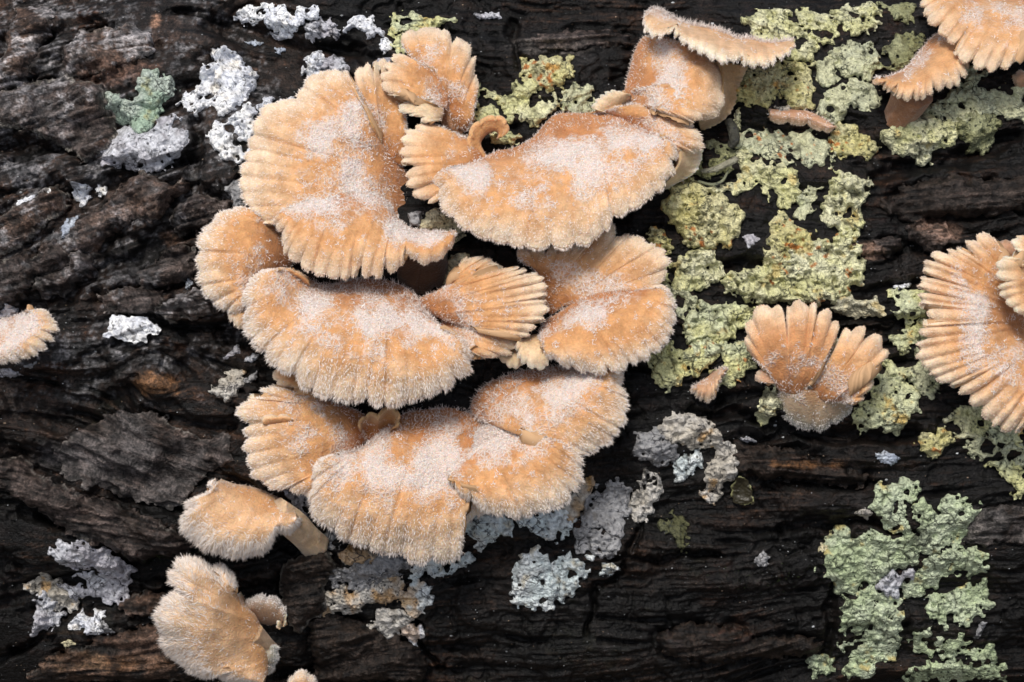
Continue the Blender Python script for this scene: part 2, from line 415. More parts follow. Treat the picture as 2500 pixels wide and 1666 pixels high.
# scales: flat tables stepping down along the grain
T = 1.6 * fbm(gx + 60 * fbm(gx, gy, 150, 2, 8), (gy - np.tan(np.clip(ang, -.7, .7)) * 0) * 1.6, 190, 3, 9) + 0.55 * Lc
T2 = T * 1.35
ter = np.floor(T2) + sstep(0.0, 0.22, T2 - np.floor(T2))
crk = sstep(0.8, 1.7, -Lm) * sstep(-0.5, 0.3, fbm(gx, gy, 130, 2, 31))
xc1, xc2, _ = worley(gx + 12 * fbm(gx, gy, 30, 2, 41), gy + 12 * fbm(gx, gy, 30, 2, 42), 85, 43)
cross = (1 - sstep(0.02, 0.1, xc2 - xc1)) * sstep(-0.1, 0.5, fbm(gx, gy, 160, 2, 44))
rough = sstep(1500, 500, gx)         # rugged on the left, flatter on the right
HB = (13 * LB + (10 + 20 * rough) * ter + (4.5 + 4 * rough) * Lm + 3.0 * Lf + 6.5 * Lc
      - 22 * crk - 12 * cross - 1.25 * cl + 3.0 * fbm(gx, gy, 14, 2, 61))
HB -= HB.mean()
HB = np.clip(HB, -85, 36)
# a knot
HB += 26 * np.exp(-((gx - kx) / 40) ** 2 - ((gy - ky) / 26) ** 2)
HS = blur(HB, 5)

def gsample(img, x, y):
    # beyond the surveyed area the field is mirrored
    def mir(t, a, b2):
        L = b2 - a; t = np.mod(t - a, 2 * L); return a + np.where(t > L, 2 * L - t, t)
    return bil(img, (mir(x, GX0, GX1 - STEP) - GX0) / STEP, (mir(y, GY0, GY1 - STEP) - GY0) / STEP)

# pigments of the bark
def bark_pig():
    k = np.zeros((gh, gw, 3))
    dark = np.array([0.0105, 0.0105, 0.0115]); brown = np.array([0.064, 0.045, 0.036]); red = np.array([0.085, 0.040, 0.022]); grey = np.array([0.085, 0.082, 0.08])
    n1 = fbm(gx, gy, 150, 4, 71); n2 = fbm(gx, gy, 90, 4, 72); n3 = fbm(gx, gy, 120, 4, 73); fn = fbm(gx, gy, 9, 2, 74)
    left = sstep(950, 250, gx) * sstep(1250, 600, gy)
    a = sstep(-1.1, 1.7, 0.9 * Lf + 0.7 * Lm + 1.3 * n1 + 0.9 * left)
    k = dark + (brown - dark) * a[..., None]
    r = sstep(0.35, 1.2, n2 + 0.35 * Lf + 0.2 * Lm - 0.15 * left)
    k = k + (red - k) * (0.75 * r)[..., None]
    st_ = sstep(0.9, 2.0, Lf + 0.55 * Lm + 0.5 * n2 - 0.25 * left) * sstep(-.5, .4, fbm(gx, gy, 230, 3, 79))
    k = k + (np.array([0.21, 0.115, 0.068]) - k) * (0.8 * st_)[..., None]
    # grey weathered skin
    g = sstep(0.7, 1.5, n3 * 1.3 + 0.3 * Lc + 0.45 * Lf + 0.4 * fn + 0.5 * left)
    k = k + (grey * (1 + 0.35 * fn)[..., None] - k) * (0.8 * g)[..., None]
    # thin whitish crust on the upper left
    w = sstep(0.80, 1.12, fbm(gx, gy, 60, 5, 75, .62) * 1.25 + 0.75 * fn + 0.6 * left - 0.2 + 0.42 * Lf) * sstep(.1, .5, left)
    k = k + (np.array([0.36, 0.37, 0.39]) - k) * (0.8 * w)[..., None]
    # black wet stains
    s = sstep(0.1, 0.6, fbm(gx, gy, 170, 3, 76) - 0.25 * left + 0.12)
    k = k * (1 - 0.65 * s)[..., None]
    # green film
    mo = sstep(0.5, 0.9, fbm(gx, gy, 110, 3, 77) + 0.25 * fn) * sstep(900, 1100, gy) * 0.4
    k = k + (np.array([0.03, 0.04, 0.012]) - k) * mo[..., None]
    return np.clip(k * (0.185 + 0.42 * left)[..., None], 0.003, 1)
PB = bark_pig()
# the orange knot and other coloured spots
for x_, y_, rx, ry, c_, st in [(380, 940, 48, 30, (0.16, 0.085, 0.04), .8), (2120, 615, 45, 20, (0.17, 0.115, 0.085), .8), (2290, 560, 60, 32, (0.15, 0.10, 0.075), .7),
                               (1960, 1135, 90, 14, (0.10, 0.05, 0.02), .5), (2400, 1285, 70, 40, (0.10, 0.095, 0.09), .85), (250, 160, 90, 40, (0.13, 0.08, 0.06), .6),
                               (250, 1120, 150, 50, (0.085, 0.082, 0.085), .7), (352, 26, 16, 24, (0.30, 0.18, 0.12), .7), (420, 580, 40, 20, (0.14, 0.085, 0.055), .7),
                               (330, 1640, 120, 26, (0.12, 0.065, 0.032), .6), (150, 1640, 90, 26, (0.11, 0.07, 0.04), .6), (1350, 90, 90, 22, (0.09, 0.085, 0.08), .6)]:
    d = np.sqrt(((gx - x_) / rx) ** 2 + ((gy - y_) / ry) ** 2) + 0.35 * fbm(gx, gy, 40, 3, int(x_)) - 0.12 * Lf
    f = st * (1 - sstep(0.6, 1.15, d))
    PB = PB + (np.array(c_) * (1 + 0.2 * Lf)[..., None] - PB) * f[..., None]
PB = np.clip(PB, 0.004, 1)

def pig(x, y):
    return np.stack([gsample(PB[..., i], x, y) for i in range(3)], -1)

ax_ = np.concatenate([np.linspace(-2400, -110, 70), np.arange(-100, 2600, STEP), np.linspace(2610, 4900, 70)])
# rows: along the bark in view, then on round the back of the log
yc = np.arange(-80, 1746, STEP); tc = np.arcsin((833 - yc) / S / R)
th_ = np.concatenate([np.linspace(math.pi, tc[0] + .02, 44), tc, np.linspace(tc[-1] - .02, -math.pi, 44)])
yy = 833 - S * R * th_; yy[44:44 + len(yc)] = yc; yy[:44] = yc[0] - S * R * (th_[:44] - tc[0]); yy[-44:] = yc[-1] + S * R * (tc[-1] - th_[-44:])
X, Y = np.meshgrid(ax_, yy); TH = np.repeat(th_[:, None], len(ax_), 1)
Hh = gsample(HB, X, Y)
dirn = TH * sstep(np.abs(tc).max(), np.abs(tc).max() + .35, np.abs(TH))
uu = (X - 1250) / S; vv = R * np.sin(TH) + Hh / S * np.sin(dirn); ww = R * np.cos(TH) - R + Hh / S * np.cos(dirn)
VL = (CEN + uu[..., None] * Uv + vv[..., None] * Vv + ww[..., None] * Nv).reshape(-1, 3)
log = thing('fallen_log', 'dark wet fallen log with cracked fibrous bark filling the whole picture', 'log', CEN)
mk('bark', VL, [grid_faces(len(yy), len(ax_), flip=True)], m_bark, log, pig(X, Y).reshape(-1, 3), origin=CEN)
gnd = mk('ground', np.array([[-600, -600, 0], [600, -600, 0], [600, 600, 0], [-600, 600, 0.]]), [np.array([[0, 1, 2, 3]])], m_ground)
gnd['kind'] = 'structure'

# ------------------------------------------------------------------ crusts: everything that lies on the bark as a sheet with an outline of its own
def crust(poly, step=3.3, jag=6, jsc=22, seed=0, hole=None, thick=10, edge=10, pil=(5, 26), fine=(2, 8), lift=0, follow=None, tilt=(0, 0), wavy=0, pit=1.12, lob=None, grow=None, scal=1.5):
    """sheet cut by an outline: returns x, y, h, faces, inside distance of the top, number of top points"""
    x0, y0 = poly.min(0) - 14; x1, y1 = poly.max(0) + 14
    nx = int((x1 - x0) / step) + 2; ny = int((y1 - y0) / step) + 2
    X, Y = np.meshgrid(x0 + np.arange(nx) * step, y0 + np.arange(ny) * step)
    f = sdf(X + 7 * fbm(X, Y, 16, 2, seed + 31) * (jag > 4), Y + 7 * fbm(X, Y, 16, 2, seed + 32) * (jag > 4), poly) - ((8.0 if grow is None else grow) if jag > 4 else 2.5) + 0.5 * jag * fbm(X, Y, jsc, 3, seed) + scal * jag * (worley(X + 4 * fbm(X, Y, 15, 2, seed + 51), Y + 4 * fbm(X, Y, 15, 2, seed + 52), jsc, seed + 50)[0] - .42) + 0.4 * jag * fbm(X, Y, jsc * 0.35, 2, seed + 5)
    if hole:
        hn = fbm(X, Y, hole[1], 3, seed + 9)
        f = np.maximum(f, (hn - hole[0]) * hole[1] * 0.5)
    if jag > 6:
        f = np.maximum(f, (fbm(X, Y, 15, 2, seed + 41, .6) + .25 * fbm(X, Y, 60, 2, seed + 42) - pit) * 9)
    keepc = (np.minimum(np.minimum(f[:-1, :-1], f[1:, :-1]), np.minimum(f[:-1, 1:], f[1:, 1:])) < 0)
    gyf, gxf = np.gradient(f, step)
    g2 = gxf ** 2 + gyf ** 2 + 1e-6
    out = f > 0
    mv = np.where(out, np.clip(f / np.sqrt(g2), 0, 1.1 * step), 0)
    X2 = X - mv * gxf / np.sqrt(g2); Y2 = Y - mv * gyf / np.sqrt(g2)
    dep = np.maximum(-f, 0)
    hs_ = gsample(HS, X2, Y2); hb_ = gsample(HB, X2, Y2)
    pw_ = pil[1] * (1 + .0 * X2); w1, w2, wid = worley(X2 + 13 * fbm(X2, Y2, 26, 3, seed, .6), Y2 + 13 * fbm(X2, Y2, 26, 3, seed + 1, .6), pil[1] * 1.15, seed + 13)
    v1, _, _ = worley(X2, Y2, fine[1], seed + 23)
    top = (thick * (1 - np.exp(-dep / edge)) + pil[0] * (1.05 - 1.9 * w1 ** 1.5 + 0.5 * wid) * sstep(0, edge * 1.2, dep) + fine[0] * (0.6 - v1)
           + wavy * fbm(X2, Y2, 60, 2, seed + 3) + lift * np.exp(-dep / 14))
    if lob:
        o1, o2, oid = worley(X2 + 9 * fbm(X2, Y2, 22, 2, seed + 61), Y2 + 9 * fbm(X2, Y2, 22, 2, seed + 62), lob[1], seed + 60)
        top = top + lob[0] * ((oid - .4) * 1.6 + .7 * sstep(0, .2, o2 - o1)) * sstep(0, edge * 1.5, dep)
        w2 = np.where((o2 - o1) < .12, w1 + (o2 - o1), np.maximum(w2, w1 + .2)); wid = oid
    cx, cy = poly.mean(0)
    H = np.maximum(hs_, hb_ * 0.75 + hs_ * 0.25) + 3 + top + tilt[0] * (X2 - cx) + tilt[1] * (Y2 - cy)
    H = np.maximum(H, hb_ + 2.5)
    idx = -np.ones(f.shape, np.int64)
    use = np.zeros(f.shape, bool)
    use[:-1, :-1] |= keepc; use[1:, :-1] |= keepc; use[:-1, 1:] |= keepc; use[1:, 1:] |= keepc
    n = int(use.sum()); idx[use] = np.arange(n)
    if n == 0: return None
    F = np.stack([idx[:-1, :-1], idx[1:, :-1], idx[1:, 1:], idx[:-1, 1:]], -1)[keepc]
    x, y, h, dp = X2[use], Y2[use], H[use], dep[use]
    # skirt round every open edge
    E = np.concatenate([F[:, [0, 1]], F[:, [1, 2]], F[:, [2, 3]], F[:, [3, 0]]])
    key = np.sort(E, 1); key = key[:, 0] * n + key[:, 1]
    _, first, cnt = np.unique(key, return_index=True, return_counts=True)
    B = E[first[cnt == 1]]
    bv = np.unique(B); mp = -np.ones(n, np.int64); mp[bv] = np.arange(len(bv)) + n
    low = np.minimum(gsample(HB, x[bv], y[bv]) - 4, h[bv] - 4)
    if lift > 4: low = h[bv] - 5
    x = np.concatenate([x, x[bv]]); y = np.concatenate([y, y[bv]]); h = np.concatenate([h, low]); dp = np.concatenate([dp, np.zeros(len(bv))])
    SK = np.stack([B[:, 1], B[:, 0], mp[B[:, 0]], mp[B[:, 1]]], -1)
    ids = np.concatenate([wid[use], np.zeros(len(bv))]); w21 = np.concatenate([(w2 - w1)[use], np.ones(len(bv))])
    return x, y, h, [F, SK], dp, ids, w21

for i, (lab, th, cr, s, tone, gr, tl) in enumerate(PLATES):
    P = pts(cr, s)
    r = crust(P, step=4.0, jag=11, pit=9, scal=0.3, jsc=30, seed=300 + i, thick=th * 1.7, edge=9, pil=(1.5, 30), fine=(1.5, 9), tilt=(tl[0] * 1.7, tl[1] * 1.7), wavy=7)
    x, y, h, F, dp, ids, w21 = r
    nt_ = len(x)
    sm_ = .25 if 'smooth' in lab else 1.0
    h = h + sm_ * (3.2 * gsample(Lf, x, y) + 4.0 * gsample(Lm, x, y) * (dp > 3))
    c = pig(x, y) * tone * 1.1
    fib = gsample(Lf, x, y)
    if i < 20 and 'black' not in lab and 'dark bark slab' not in lab:
        bw = .8 * sstep(-.9, .5, fbm(x, y, 70, 3, 480 + i) + .4 * fib)
        bc = np.array([.095, .062, .045]) if i in (0, 2, 7, 8, 16, 17) else np.array([.07, .056, .05])
        c = c + (bc * (1 + .3 * fib)[:, None] - c) * bw[:, None]
        if x.mean() < 700:
            w = (1 - sstep(1, 7, dp)) * (dp > 0) * .55 * sstep(-.2, .4, fbm(x, y, 50, 2, 490 + i)); c = c + (np.array([.26, .26, .24]) - c) * w[:, None]
    c = np.maximum(c, np.array([0.020, 0.015, 0.012]) * (1 + 0.5 * fib)[:, None])
    g = gr * sstep(-0.4, 0.7, fbm(x, y, 60, 4, 500 + i, .65) + 0.45 * fib)
    if 'smooth' in lab: g = .6 * sstep(-.9, .2, fbm(x, y, 90, 4, 77, .65))
    c = c + (np.array([0.095, 0.092, 0.092]) * (1 + 0.25 * fbm(x, y, 8, 2, 9))[:, None] - c) * g[:, None]
    if 'white' in lab or 'pale' in lab:
        w = sstep(0.25, 0.65, fbm(x, y, 45, 5, 520 + i, .65) + 0.3 * fib + 0.1) * 0.8
        c = c + (np.array([0.34, 0.34, 0.35]) - c) * w[:, None]
    if 'rim' in lab or 'edge' in lab:
        w = (1 - sstep(2, 10, dp)) * (dp > 0) * 0.6
        c = c + (np.array([0.30, 0.30, 0.27]) - c) * w[:, None]
    o = mk('bark_plate', world_pts(x, y, h), F, m_bark, log, np.clip(c, .004, 1), origin=CEN)
    o['label'] = lab
# ------------------------------------------------------------------ lichens
# style: pigment, second pigment, third pigment, then how the sheet lies
ST = {
 'green':  dict(c=((0.47, 0.48, 0.27), (0.53, 0.54, 0.39), (0.52, 0.42, 0.18)), m=0, k=dict(jag=9, jsc=24, thick=11, edge=8, pil=(6, 24), fine=(3, 7), hole=(0.62, 34), lob=(6, 46))),
 'yellow': dict(c=((0.49, 0.47, 0.23), (0.52, 0.51, 0.32), (0.50, 0.26, 0.06)), m=0, k=dict(jag=8, jsc=22, thick=20, edge=10, pil=(13, 30), fine=(4, 7), hole=(0.95, 40))),
 'pale':   dict(c=((0.47, 0.49, 0.34), (0.40, 0.43, 0.32), (0.40, 0.42, 0.24)), m=0, k=dict(jag=9, jsc=26, thick=7, edge=6, pil=(3.5, 22), fine=(2, 7), hole=(0.6, 32), lob=(5, 40))),
 'leafy':  dict(c=((0.48, 0.49, 0.26), (0.46, 0.50, 0.35), (0.48, 0.33, 0.10)), m=0, k=dict(jag=11, jsc=26, thick=8, edge=7, pil=(3, 30), fine=(1.8, 8), lift=6, hole=(0.6, 38), lob=(8, 44))),
 'rosette': dict(c=((0.34, 0.40, 0.25), (0.41, 0.46, 0.33), (0.40, 0.33, 0.13)), m=0, k=dict(jag=10, jsc=28, thick=8, edge=7, pil=(3, 22), fine=(2.6, 7), hole=(0.62, 40), lob=(6, 42), grow=3)),
 'olive':  dict(c=((0.22, 0.23, 0.12), (0.30, 0.32, 0.20), (0.12, 0.12, 0.07)), m=0, k=dict(jag=9, jsc=26, thick=9, edge=8, pil=(6, 22), fine=(2, 7), hole=(0.6, 30))),
 'white':  dict(c=((0.72, 0.73, 0.76), (0.58, 0.60, 0.66), (0.72, 0.68, 0.62)), m=1, k=dict(jag=9, jsc=22, thick=16, edge=9, pil=(13, 26), fine=(4, 8), hole=(0.85, 34))),
 'grey':   dict(c=((0.27, 0.27, 0.28), (0.36, 0.36, 0.37), (0.20, 0.19, 0.18)), m=1, k=dict(jag=8, jsc=26, thick=6, edge=5, pil=(2.5, 24), fine=(2.2, 8), hole=(0.7, 36), lob=(5, 40))),
 'chalk':  dict(c=((0.50, 0.56, 0.57), (0.60, 0.63, 0.64), (0.50, 0.46, 0.36)), m=1, k=dict(jag=10, jsc=24, thick=6, edge=5, pil=(3, 22), fine=(2.2, 8), hole=(0.6, 30), lob=(6, 36))),
 'tan':    dict(c=((0.40, 0.37, 0.32), (0.48, 0.46, 0.43), (0.48, 0.30, 0.13)), m=1, k=dict(jag=8, jsc=22, thick=13, edge=8, pil=(9, 22), fine=(3.5, 8), hole=(0.9, 34))),
 'lilac':  dict(c=((0.40, 0.39, 0.43), (0.52, 0.53, 0.57), (0.30, 0.29, 0.31)), m=1, k=dict(jag=10, jsc=24, thick=7, edge=6, pil=(3, 26), fine=(1.8, 8), hole=(0.65, 32), lob=(7, 40))),
 'mint':   dict(c=((0.32, 0.42, 0.33), (0.44, 0.50, 0.44), (0.33, 0.33, 0.18)), m=0, k=dict(jag=6, jsc=26, thick=22, edge=12, pil=(8, 20), fine=(3, 8))),
 'cream':  dict(c=((0.58, 0.52, 0.34), (0.55, 0.53, 0.40), (0.50, 0.40, 0.20)), m=0, k=dict(jag=5, jsc=26, thick=8, edge=7, pil=(3, 26), fine=(1, 9))),
 'fog':    dict(c=((0.30, 0.34, 0.42), (0.42, 0.46, 0.52), (0.20, 0.22, 0.28)), m=1, k=dict(jag=9, jsc=14, thick=5, edge=6, pil=(3, 12), fine=(3, 6), hole=(0.35, 16))),
}
GR = {'rosette': 'pale green lichens', 'green': 'pale green lichens', 'yellow': 'pale green lichens', 'pale': 'pale green lichens', 'leafy': 'pale green lichens', 'rosette': dict(c=((0.34, 0.40, 0.25), (0.41, 0.46, 0.33), (0.40, 0.33, 0.13)), m=0, k=dict(jag=10, jsc=28, thick=8, edge=7, pil=(3, 22), fine=(2.6, 7), hole=(0.62, 40), lob=(6, 42), grow=3)),
 'olive': 'pale green lichens', 'mint': 'pale green lichens', 'cream': 'pale green lichens',
      'white': 'white and grey lichens', 'grey': 'white and grey lichens', 'chalk': 'white and grey lichens', 'tan': 'white and grey lichens', 'lilac': 'white and grey lichens', 'fog': 'white and grey lichens'}
GAIN = dict(rosette=1.28, green=1.2, yellow=1.1, pale=1.15, leafy=1.2, olive=1.0, mint=1.1, cream=1.1, white=1.24, grey=.95, chalk=1.15, tan=1.15, lilac=1.1, fog=1.1)
LICHENS = [
# ---- white ones, upper left
('white', 'K1', '110,140 160,115 240,125 265,170 330,250 370,290 330,400 290,480 210,520 130,480 60,530 -10,470 -60,450 -30,410 50,370 70,270 130,200', 'large knobbly white lichen cushion right of the blue-green crescent lichen', dict(thick=26)),
('white', 'L1', '1330,830 1400,760 1500,700 1560,660 1610,740 1600,860 1590,1000 1470,990 1400,950 1345,900', 'torn white lichen with black hollows left of the biggest mushroom fan', dict(hole=(0.35, 26), thick=22)),
('white', 'L1', '1640,650 1670,600 1740,600 1760,640 1800,600 1850,600 1800,680 1690,700', 'small white lichen tuft touching the edge of the biggest fan', {}),
('lilac', 'L1', '610,960 690,850 760,780 880,850 950,780 1060,730 1150,830 1170,880 1110,990 1010,1050 900,1075 800,1030 650,1020', 'ragged whitish lichen hanging below the blue-green crescent lichen', dict(hole=(0.5, 30))),
('mint', 'L1', '620,590 650,560 700,610 800,620 860,590 870,540 830,520 840,450 910,430 970,460 1040,500 1060,560 1000,610 960,650 950,760 900,830 820,810 760,760 680,720 640,660', 'blue-green crescent of lichen curled round a dark hollow', {}),
('white', 'L1', '440,1190 500,1180 540,1200 610,1165 605,1230 520,1260 480,1280', 'small bright white lichen fleck above the pointed bark splinter', dict(thick=8)),
('white', 'L1', '100,1300 150,1260 210,1240 190,1310 120,1360', 'little white lichen blot on the brown bark scale with the pale rim', dict(thick=6)),
('white', 'L1', '240,1240 320,1195 310,1215 250,1252', 'thin white lichen streak along the top rim of a brown bark scale', dict(thick=5, jag=4)),
('white', 'M3', '240,60 300,-60 640,-60 620,20 500,30 420,40 330,40 280,90', 'white leafy lichen at the upper edge, first in the row from the left', dict(lift=10)),
('white', 'M3', '610,80 640,-20 800,-30 900,70 860,110 740,120 700,200 640,190', 'white pleated lichen flap second in the row at the upper edge', dict(lift=14)),
('white', 'M3', '750,180 840,120 960,90 1030,-30 1200,-30 1200,70 1130,100 1060,90 980,180 900,240 900,270 800,260', 'white curled lichen lobes in the middle of the row at the upper edge', dict(lift=14, hole=(0.6, 26))),
('lilac', 'M3', '640,230 780,250 800,300 720,320', 'bluish grey lichen scrap under the white row at the upper edge', {}),
('lilac', 'M3', '1050,190 1120,140 1240,110 1410,100 1430,160 1330,230 1290,280 1200,250 1120,290 1060,230', 'grey-lilac lichen block at the right end of the upper white row', {}),
('lilac', 'M3', '1350,250 1430,195 1480,230 1460,300 1430,330 1400,270', 'small hooked grey lichen just right of the upper white row', {}),
('white', 'M3', '1570,195 1650,110 1720,70 1800,65 1870,110 1890,180 1840,215 1740,190 1680,180', 'white lichen cap on a dark stub left of the yellowish lichen', {}),
('lilac', 'M3', '1860,190 1950,210 2030,280 2000,310 1930,270 1820,330 1810,270', 'thin grey lichen tail running down from the white lichen cap', dict(thick=6)),
('white', 'M3', '1980,340 2040,335 2120,430 2090,480 2020,520 1980,460', 'upright whitish lichen behind the uppermost mushroom lobe', {}),
('lilac', 'M3', '1890,640 1980,580 2100,600 2100,650 1980,690 1930,720', 'grey lichen scrap tucked against the uppermost mushroom lobe', {}),
('white', 'M3', '1080,620 1200,500 1250,520 1310,580 1310,680 1250,700 1310,750 1300,830 1230,840 1150,790 1100,770 1130,680', 'white half of the double lichen knob above the biggest fan', dict(thick=22)),
('lilac', 'M3', '1320,630 1400,550 1490,560 1530,640 1570,740 1520,800 1430,820 1330,740', 'grey half of the double lichen knob above the biggest fan', dict(thick=22)),
('fog', 'M3', '340,330 440,320 560,350 440,370', 'bluish white lichen streak on the dark ridge at the upper edge', dict(hole=None)),
('fog', 'M3', '690,415 760,415 800,440 740,475', 'tiny bluish lichen dot on the dark ridge at the upper edge', dict(hole=None)),
('grey', 'K1', '255,1000 330,940 360,1040 390,1090 340,1070 290,1060', 'smooth grey lichen lobe under the left side of the biggest fan', {}),
# ---- left side
('white', 'L2', '690,700 720,630 790,590 820,625 850,600 940,605 960,655 1010,665 960,695 890,725 820,710 760,700', 'lone bright white peeling flake on black bark between the mushrooms', dict(thick=9, lift=14, pil=(3, 30), jag=5, hole=None)),
('tan', 'L2', '1370,1040 1420,1010 1460,960 1470,920 1530,950 1520,1050 1460,1095 1400,1075', 'small cream crumbly lichen left of the lower mushroom tier', {}),
('lilac', 'L2', '1430,850 1480,790 1500,770 1520,810 1460,830', 'tiny grey lichen chip above the small cream crumbly lichen', dict(jag=4)),
('lilac', 'L2', '1560,860 1620,820 1645,850 1600,870', 'tiny white lichen chip close to the furry rim of the middle cap', dict(jag=4)),
('grey', 'L2', '1555,990 1600,960 1630,940 1620,990 1580,1005', 'tiny grey curl of lichen right of the small cream crumbly lichen', dict(jag=4)),
('lilac', 'L2', '-60,590 0,560 40,510 90,540 70,580 0,600', 'whitish lichen behind the cap at the left edge', {}),
('lilac', 'L2', '-40,930 60,920 140,955 60,965 -40,960', 'grey lichen strip below the cap at the left edge', {}),
('grey', 'L2', '170,905 240,880 205,908', 'tiny grey sliver below the cap at the left edge', dict(jag=3, hole=None)),
('fog', 'L2', '400,80 470,20 480,-60 440,-50 410,10', 'bluish lichen streak beside the brown rimmed bark scale', {}),
('fog', 'L2', '1170,330 1200,320 1210,370 1175,400', 'tiny blue-white fleck left of the middle left fan', dict(hole=None)),
('lilac', 'L3', '330,700 360,650 540,640 640,680 740,760 820,830 790,920 740,880 640,850 560,800 470,800 400,770', 'lilac grey leafy lichen, upper half of the lower left pair', dict(lift=5)),
('lilac', 'L3', '330,970 420,930 490,850 520,900 620,880 660,820 780,850 780,960 720,1090 640,1060 500,1030 400,1030', 'lilac grey leafy lichen with whitish lobes, lower half of the lower left pair', dict(lift=5)),
('tan', 'L3', '110,960 200,890 290,930 330,1000 430,1050 380,1120 280,1130 240,1030', 'brownish grey lichen left of the lilac grey pair', dict(thick=8)),
('lilac', 'L3', '130,1290 170,1150 210,1020 260,1080 300,1150 260,1240 160,1250', 'pale tapering lichen under the brownish grey one', {}),
('white', 'L3', '400,1260 440,1160 500,1130 590,1160 610,1290 520,1290', 'small round whitish lichen on a bark edge at lower left', dict(thick=10)),
('grey', 'L3', '600,1220 640,1230 690,1290 610,1290', 'dark grey lichen scrap right of the small round whitish lichen', {}),
('cream', 'L3', '330,1365 380,1345 420,1370 350,1390', 'tiny yellow-green lichen star on bark in the lower left corner', dict(jag=6, thick=4)),
('white', 'L3', '940,1180 1000,1155 1060,1160 1020,1190', 'white lichen sliver at the left of the furry bottom mushroom', dict(jag=5, thick=5)),
('lilac', 'K5', '600,590 680,640 740,680 790,770 740,780 670,700', 'whitish lichen in the gap above the mushroom stalk', {}),
('grey', 'K5', '690,930 740,870 850,800 900,850 860,890 780,900', 'grey lichen at the foot of the small stalked mushroom', {}),
# ---- below the cluster
('grey', 'L4', '80,700 110,650 200,660 270,640 340,600 480,540 640,560 660,620 560,680 430,740 300,790 180,770', 'dusty grey lichen slab below the lowest big cap', dict(thick=12)),
('tan', 'L4', '200,540 280,500 310,470 400,520 410,570 330,620 250,600', 'cream lichen lump with rusty orange crown below the lowest big cap', dict(thick=18)),
('tan', 'L4', '70,880 120,810 180,780 250,830 350,780 440,740 510,700 590,720 580,820 480,870 390,860 250,940 160,910 100,950', 'grey and ochre crumbly lichen strip along a bark edge', dict(thick=14)),
('chalk', 'L4', '640,730 700,740 770,780 770,870 720,880 710,950 680,970 640,900 580,870 580,820 650,830', 'pale hanging lichen flap at the right end of the ochre strip', {}),
('tan', 'L4', '380,1060 430,960 530,930 640,980 640,1010 560,1050 540,1090 480,1130 450,1100', 'tan and white lichen low down beside a vertical crack', {}),
('white', 'L4', '580,1110 600,1040 680,1050 705,1110 650,1170', 'round white lichen button with an ochre right rim', dict(thick=14)),
('chalk', 'L4', '950,340 1040,300 1180,290 1320,330 1300,390 1190,460 1110,420 1140,470 1080,510 1010,470 980,400', 'chalky white lichen under the junction of the two lowest caps', {}),
('chalk', 'L4', '670,620 780,590 900,570 945,620 900,660 780,690 700,700', 'chalky lichen strip peeping below the rim of the lowest big cap', dict(hole=(0.5, 30))),
('chalk', 'L4', '965,590 1020,540 1070,590 1000,640 965,645', 'little chalky lichen at the corner of the lowest big cap', {}),
('chalk', 'L4', '1340,320 1460,260 1600,250 1640,240 1700,330 1620,440 1540,460 1480,400 1420,350', 'chalky white lichen wedge under the lower right cap', {}),
('tan', 'L4', '1640,240 1720,120 1790,50 1820,80 1800,170 1750,250 1700,330 1660,300', 'ochre tinged lichen strip at the right edge of the lower right cap', {}),
('grey', 'L4', '1820,110 1920,80 2060,130 2060,300 2010,440 1900,380 1780,370 1790,240', 'dark grey leafy lichen right of the lower right cap', dict(thick=10)),
('grey', 'L4', '1720,520 1750,400 1900,390 2000,500 1910,560 1830,520', 'warm grey lichen lobe below the dark grey leafy lichen', {}),
('tan', 'L4', '2070,230 2140,140 2150,20 2200,20 2260,70 2230,180 2180,290 2120,320', 'upright whitish lichen finger right of the dark grey leafy lichen', {}),
('chalk', 'L4', '1320,830 1350,740 1350,600 1420,570 1440,520 1500,540 1550,620 1560,760 1600,800 1560,890 1480,895 1380,890', 'left half of the big pale blue-white lichen on open bark', {}),
('chalk', 'L4', '1570,640 1640,560 1730,620 1780,660 1730,780 1640,850 1600,800 1560,700', 'right half of the big pale blue-white lichen on open bark', {}),
('chalk', 'L4', '1880,690 1900,620 1960,610 2000,655 1940,690', 'tiny white lichen islet right of the big blue-white lichen', {}),
('chalk', 'L4', '1770,560 1840,560 1830,590', 'tiny white speck of lichen above the white islet', dict(jag=4)),
# ---- lower right, on dark bark
('tan', 'L5', '270,110 320,50 420,35 540,80 600,130 610,190 560,190 470,210 380,180 300,160', 'tan lichen arch on dark bark, right of the lower mushroom tier', {}),
('grey', 'L5', '130,150 260,130 300,180 370,220 340,300 230,310 130,240', 'dull grey lichen fold to the left under the tan arch', {}),
('chalk', 'L5', '360,330 430,290 500,240 500,310 440,360 390,410', 'narrow pale lichen between the tan arch and the stout white finger', {}),
('tan', 'L5', '530,520 560,420 550,340 590,290 590,210 660,210 700,280 690,380 620,400 630,450 580,530', 'stout white and tan lichen finger pointing down on dark bark', {}),
('grey', 'L5', '830,900 880,830 910,870 890,930', 'small lone grey lichen on the dark bark left of the big green rosette', {}),
('olive', 'L5', '270,690 350,600 420,690 420,820 370,760', 'mossy grey-green lichen crust on dark bark', {}),
('fog', 'L5', '1500,260 1560,245 1640,280 1590,320 1540,300', 'blue-white powdery lichen patch above the big green rosette', {}),
('lilac', 'L5', '730,170 770,165 825,190 770,185', 'tiny white sliver on the bark step right of the white finger', dict(jag=3, hole=None)),
('rosette', 'L5', '1460,500 1540,420 1600,440 1690,405 1750,430 1740,500 1680,540 1670,620 1700,700 1610,700 1510,590', 'yellowish top lobe of the big green rosette, left prong', dict(lift=5)),
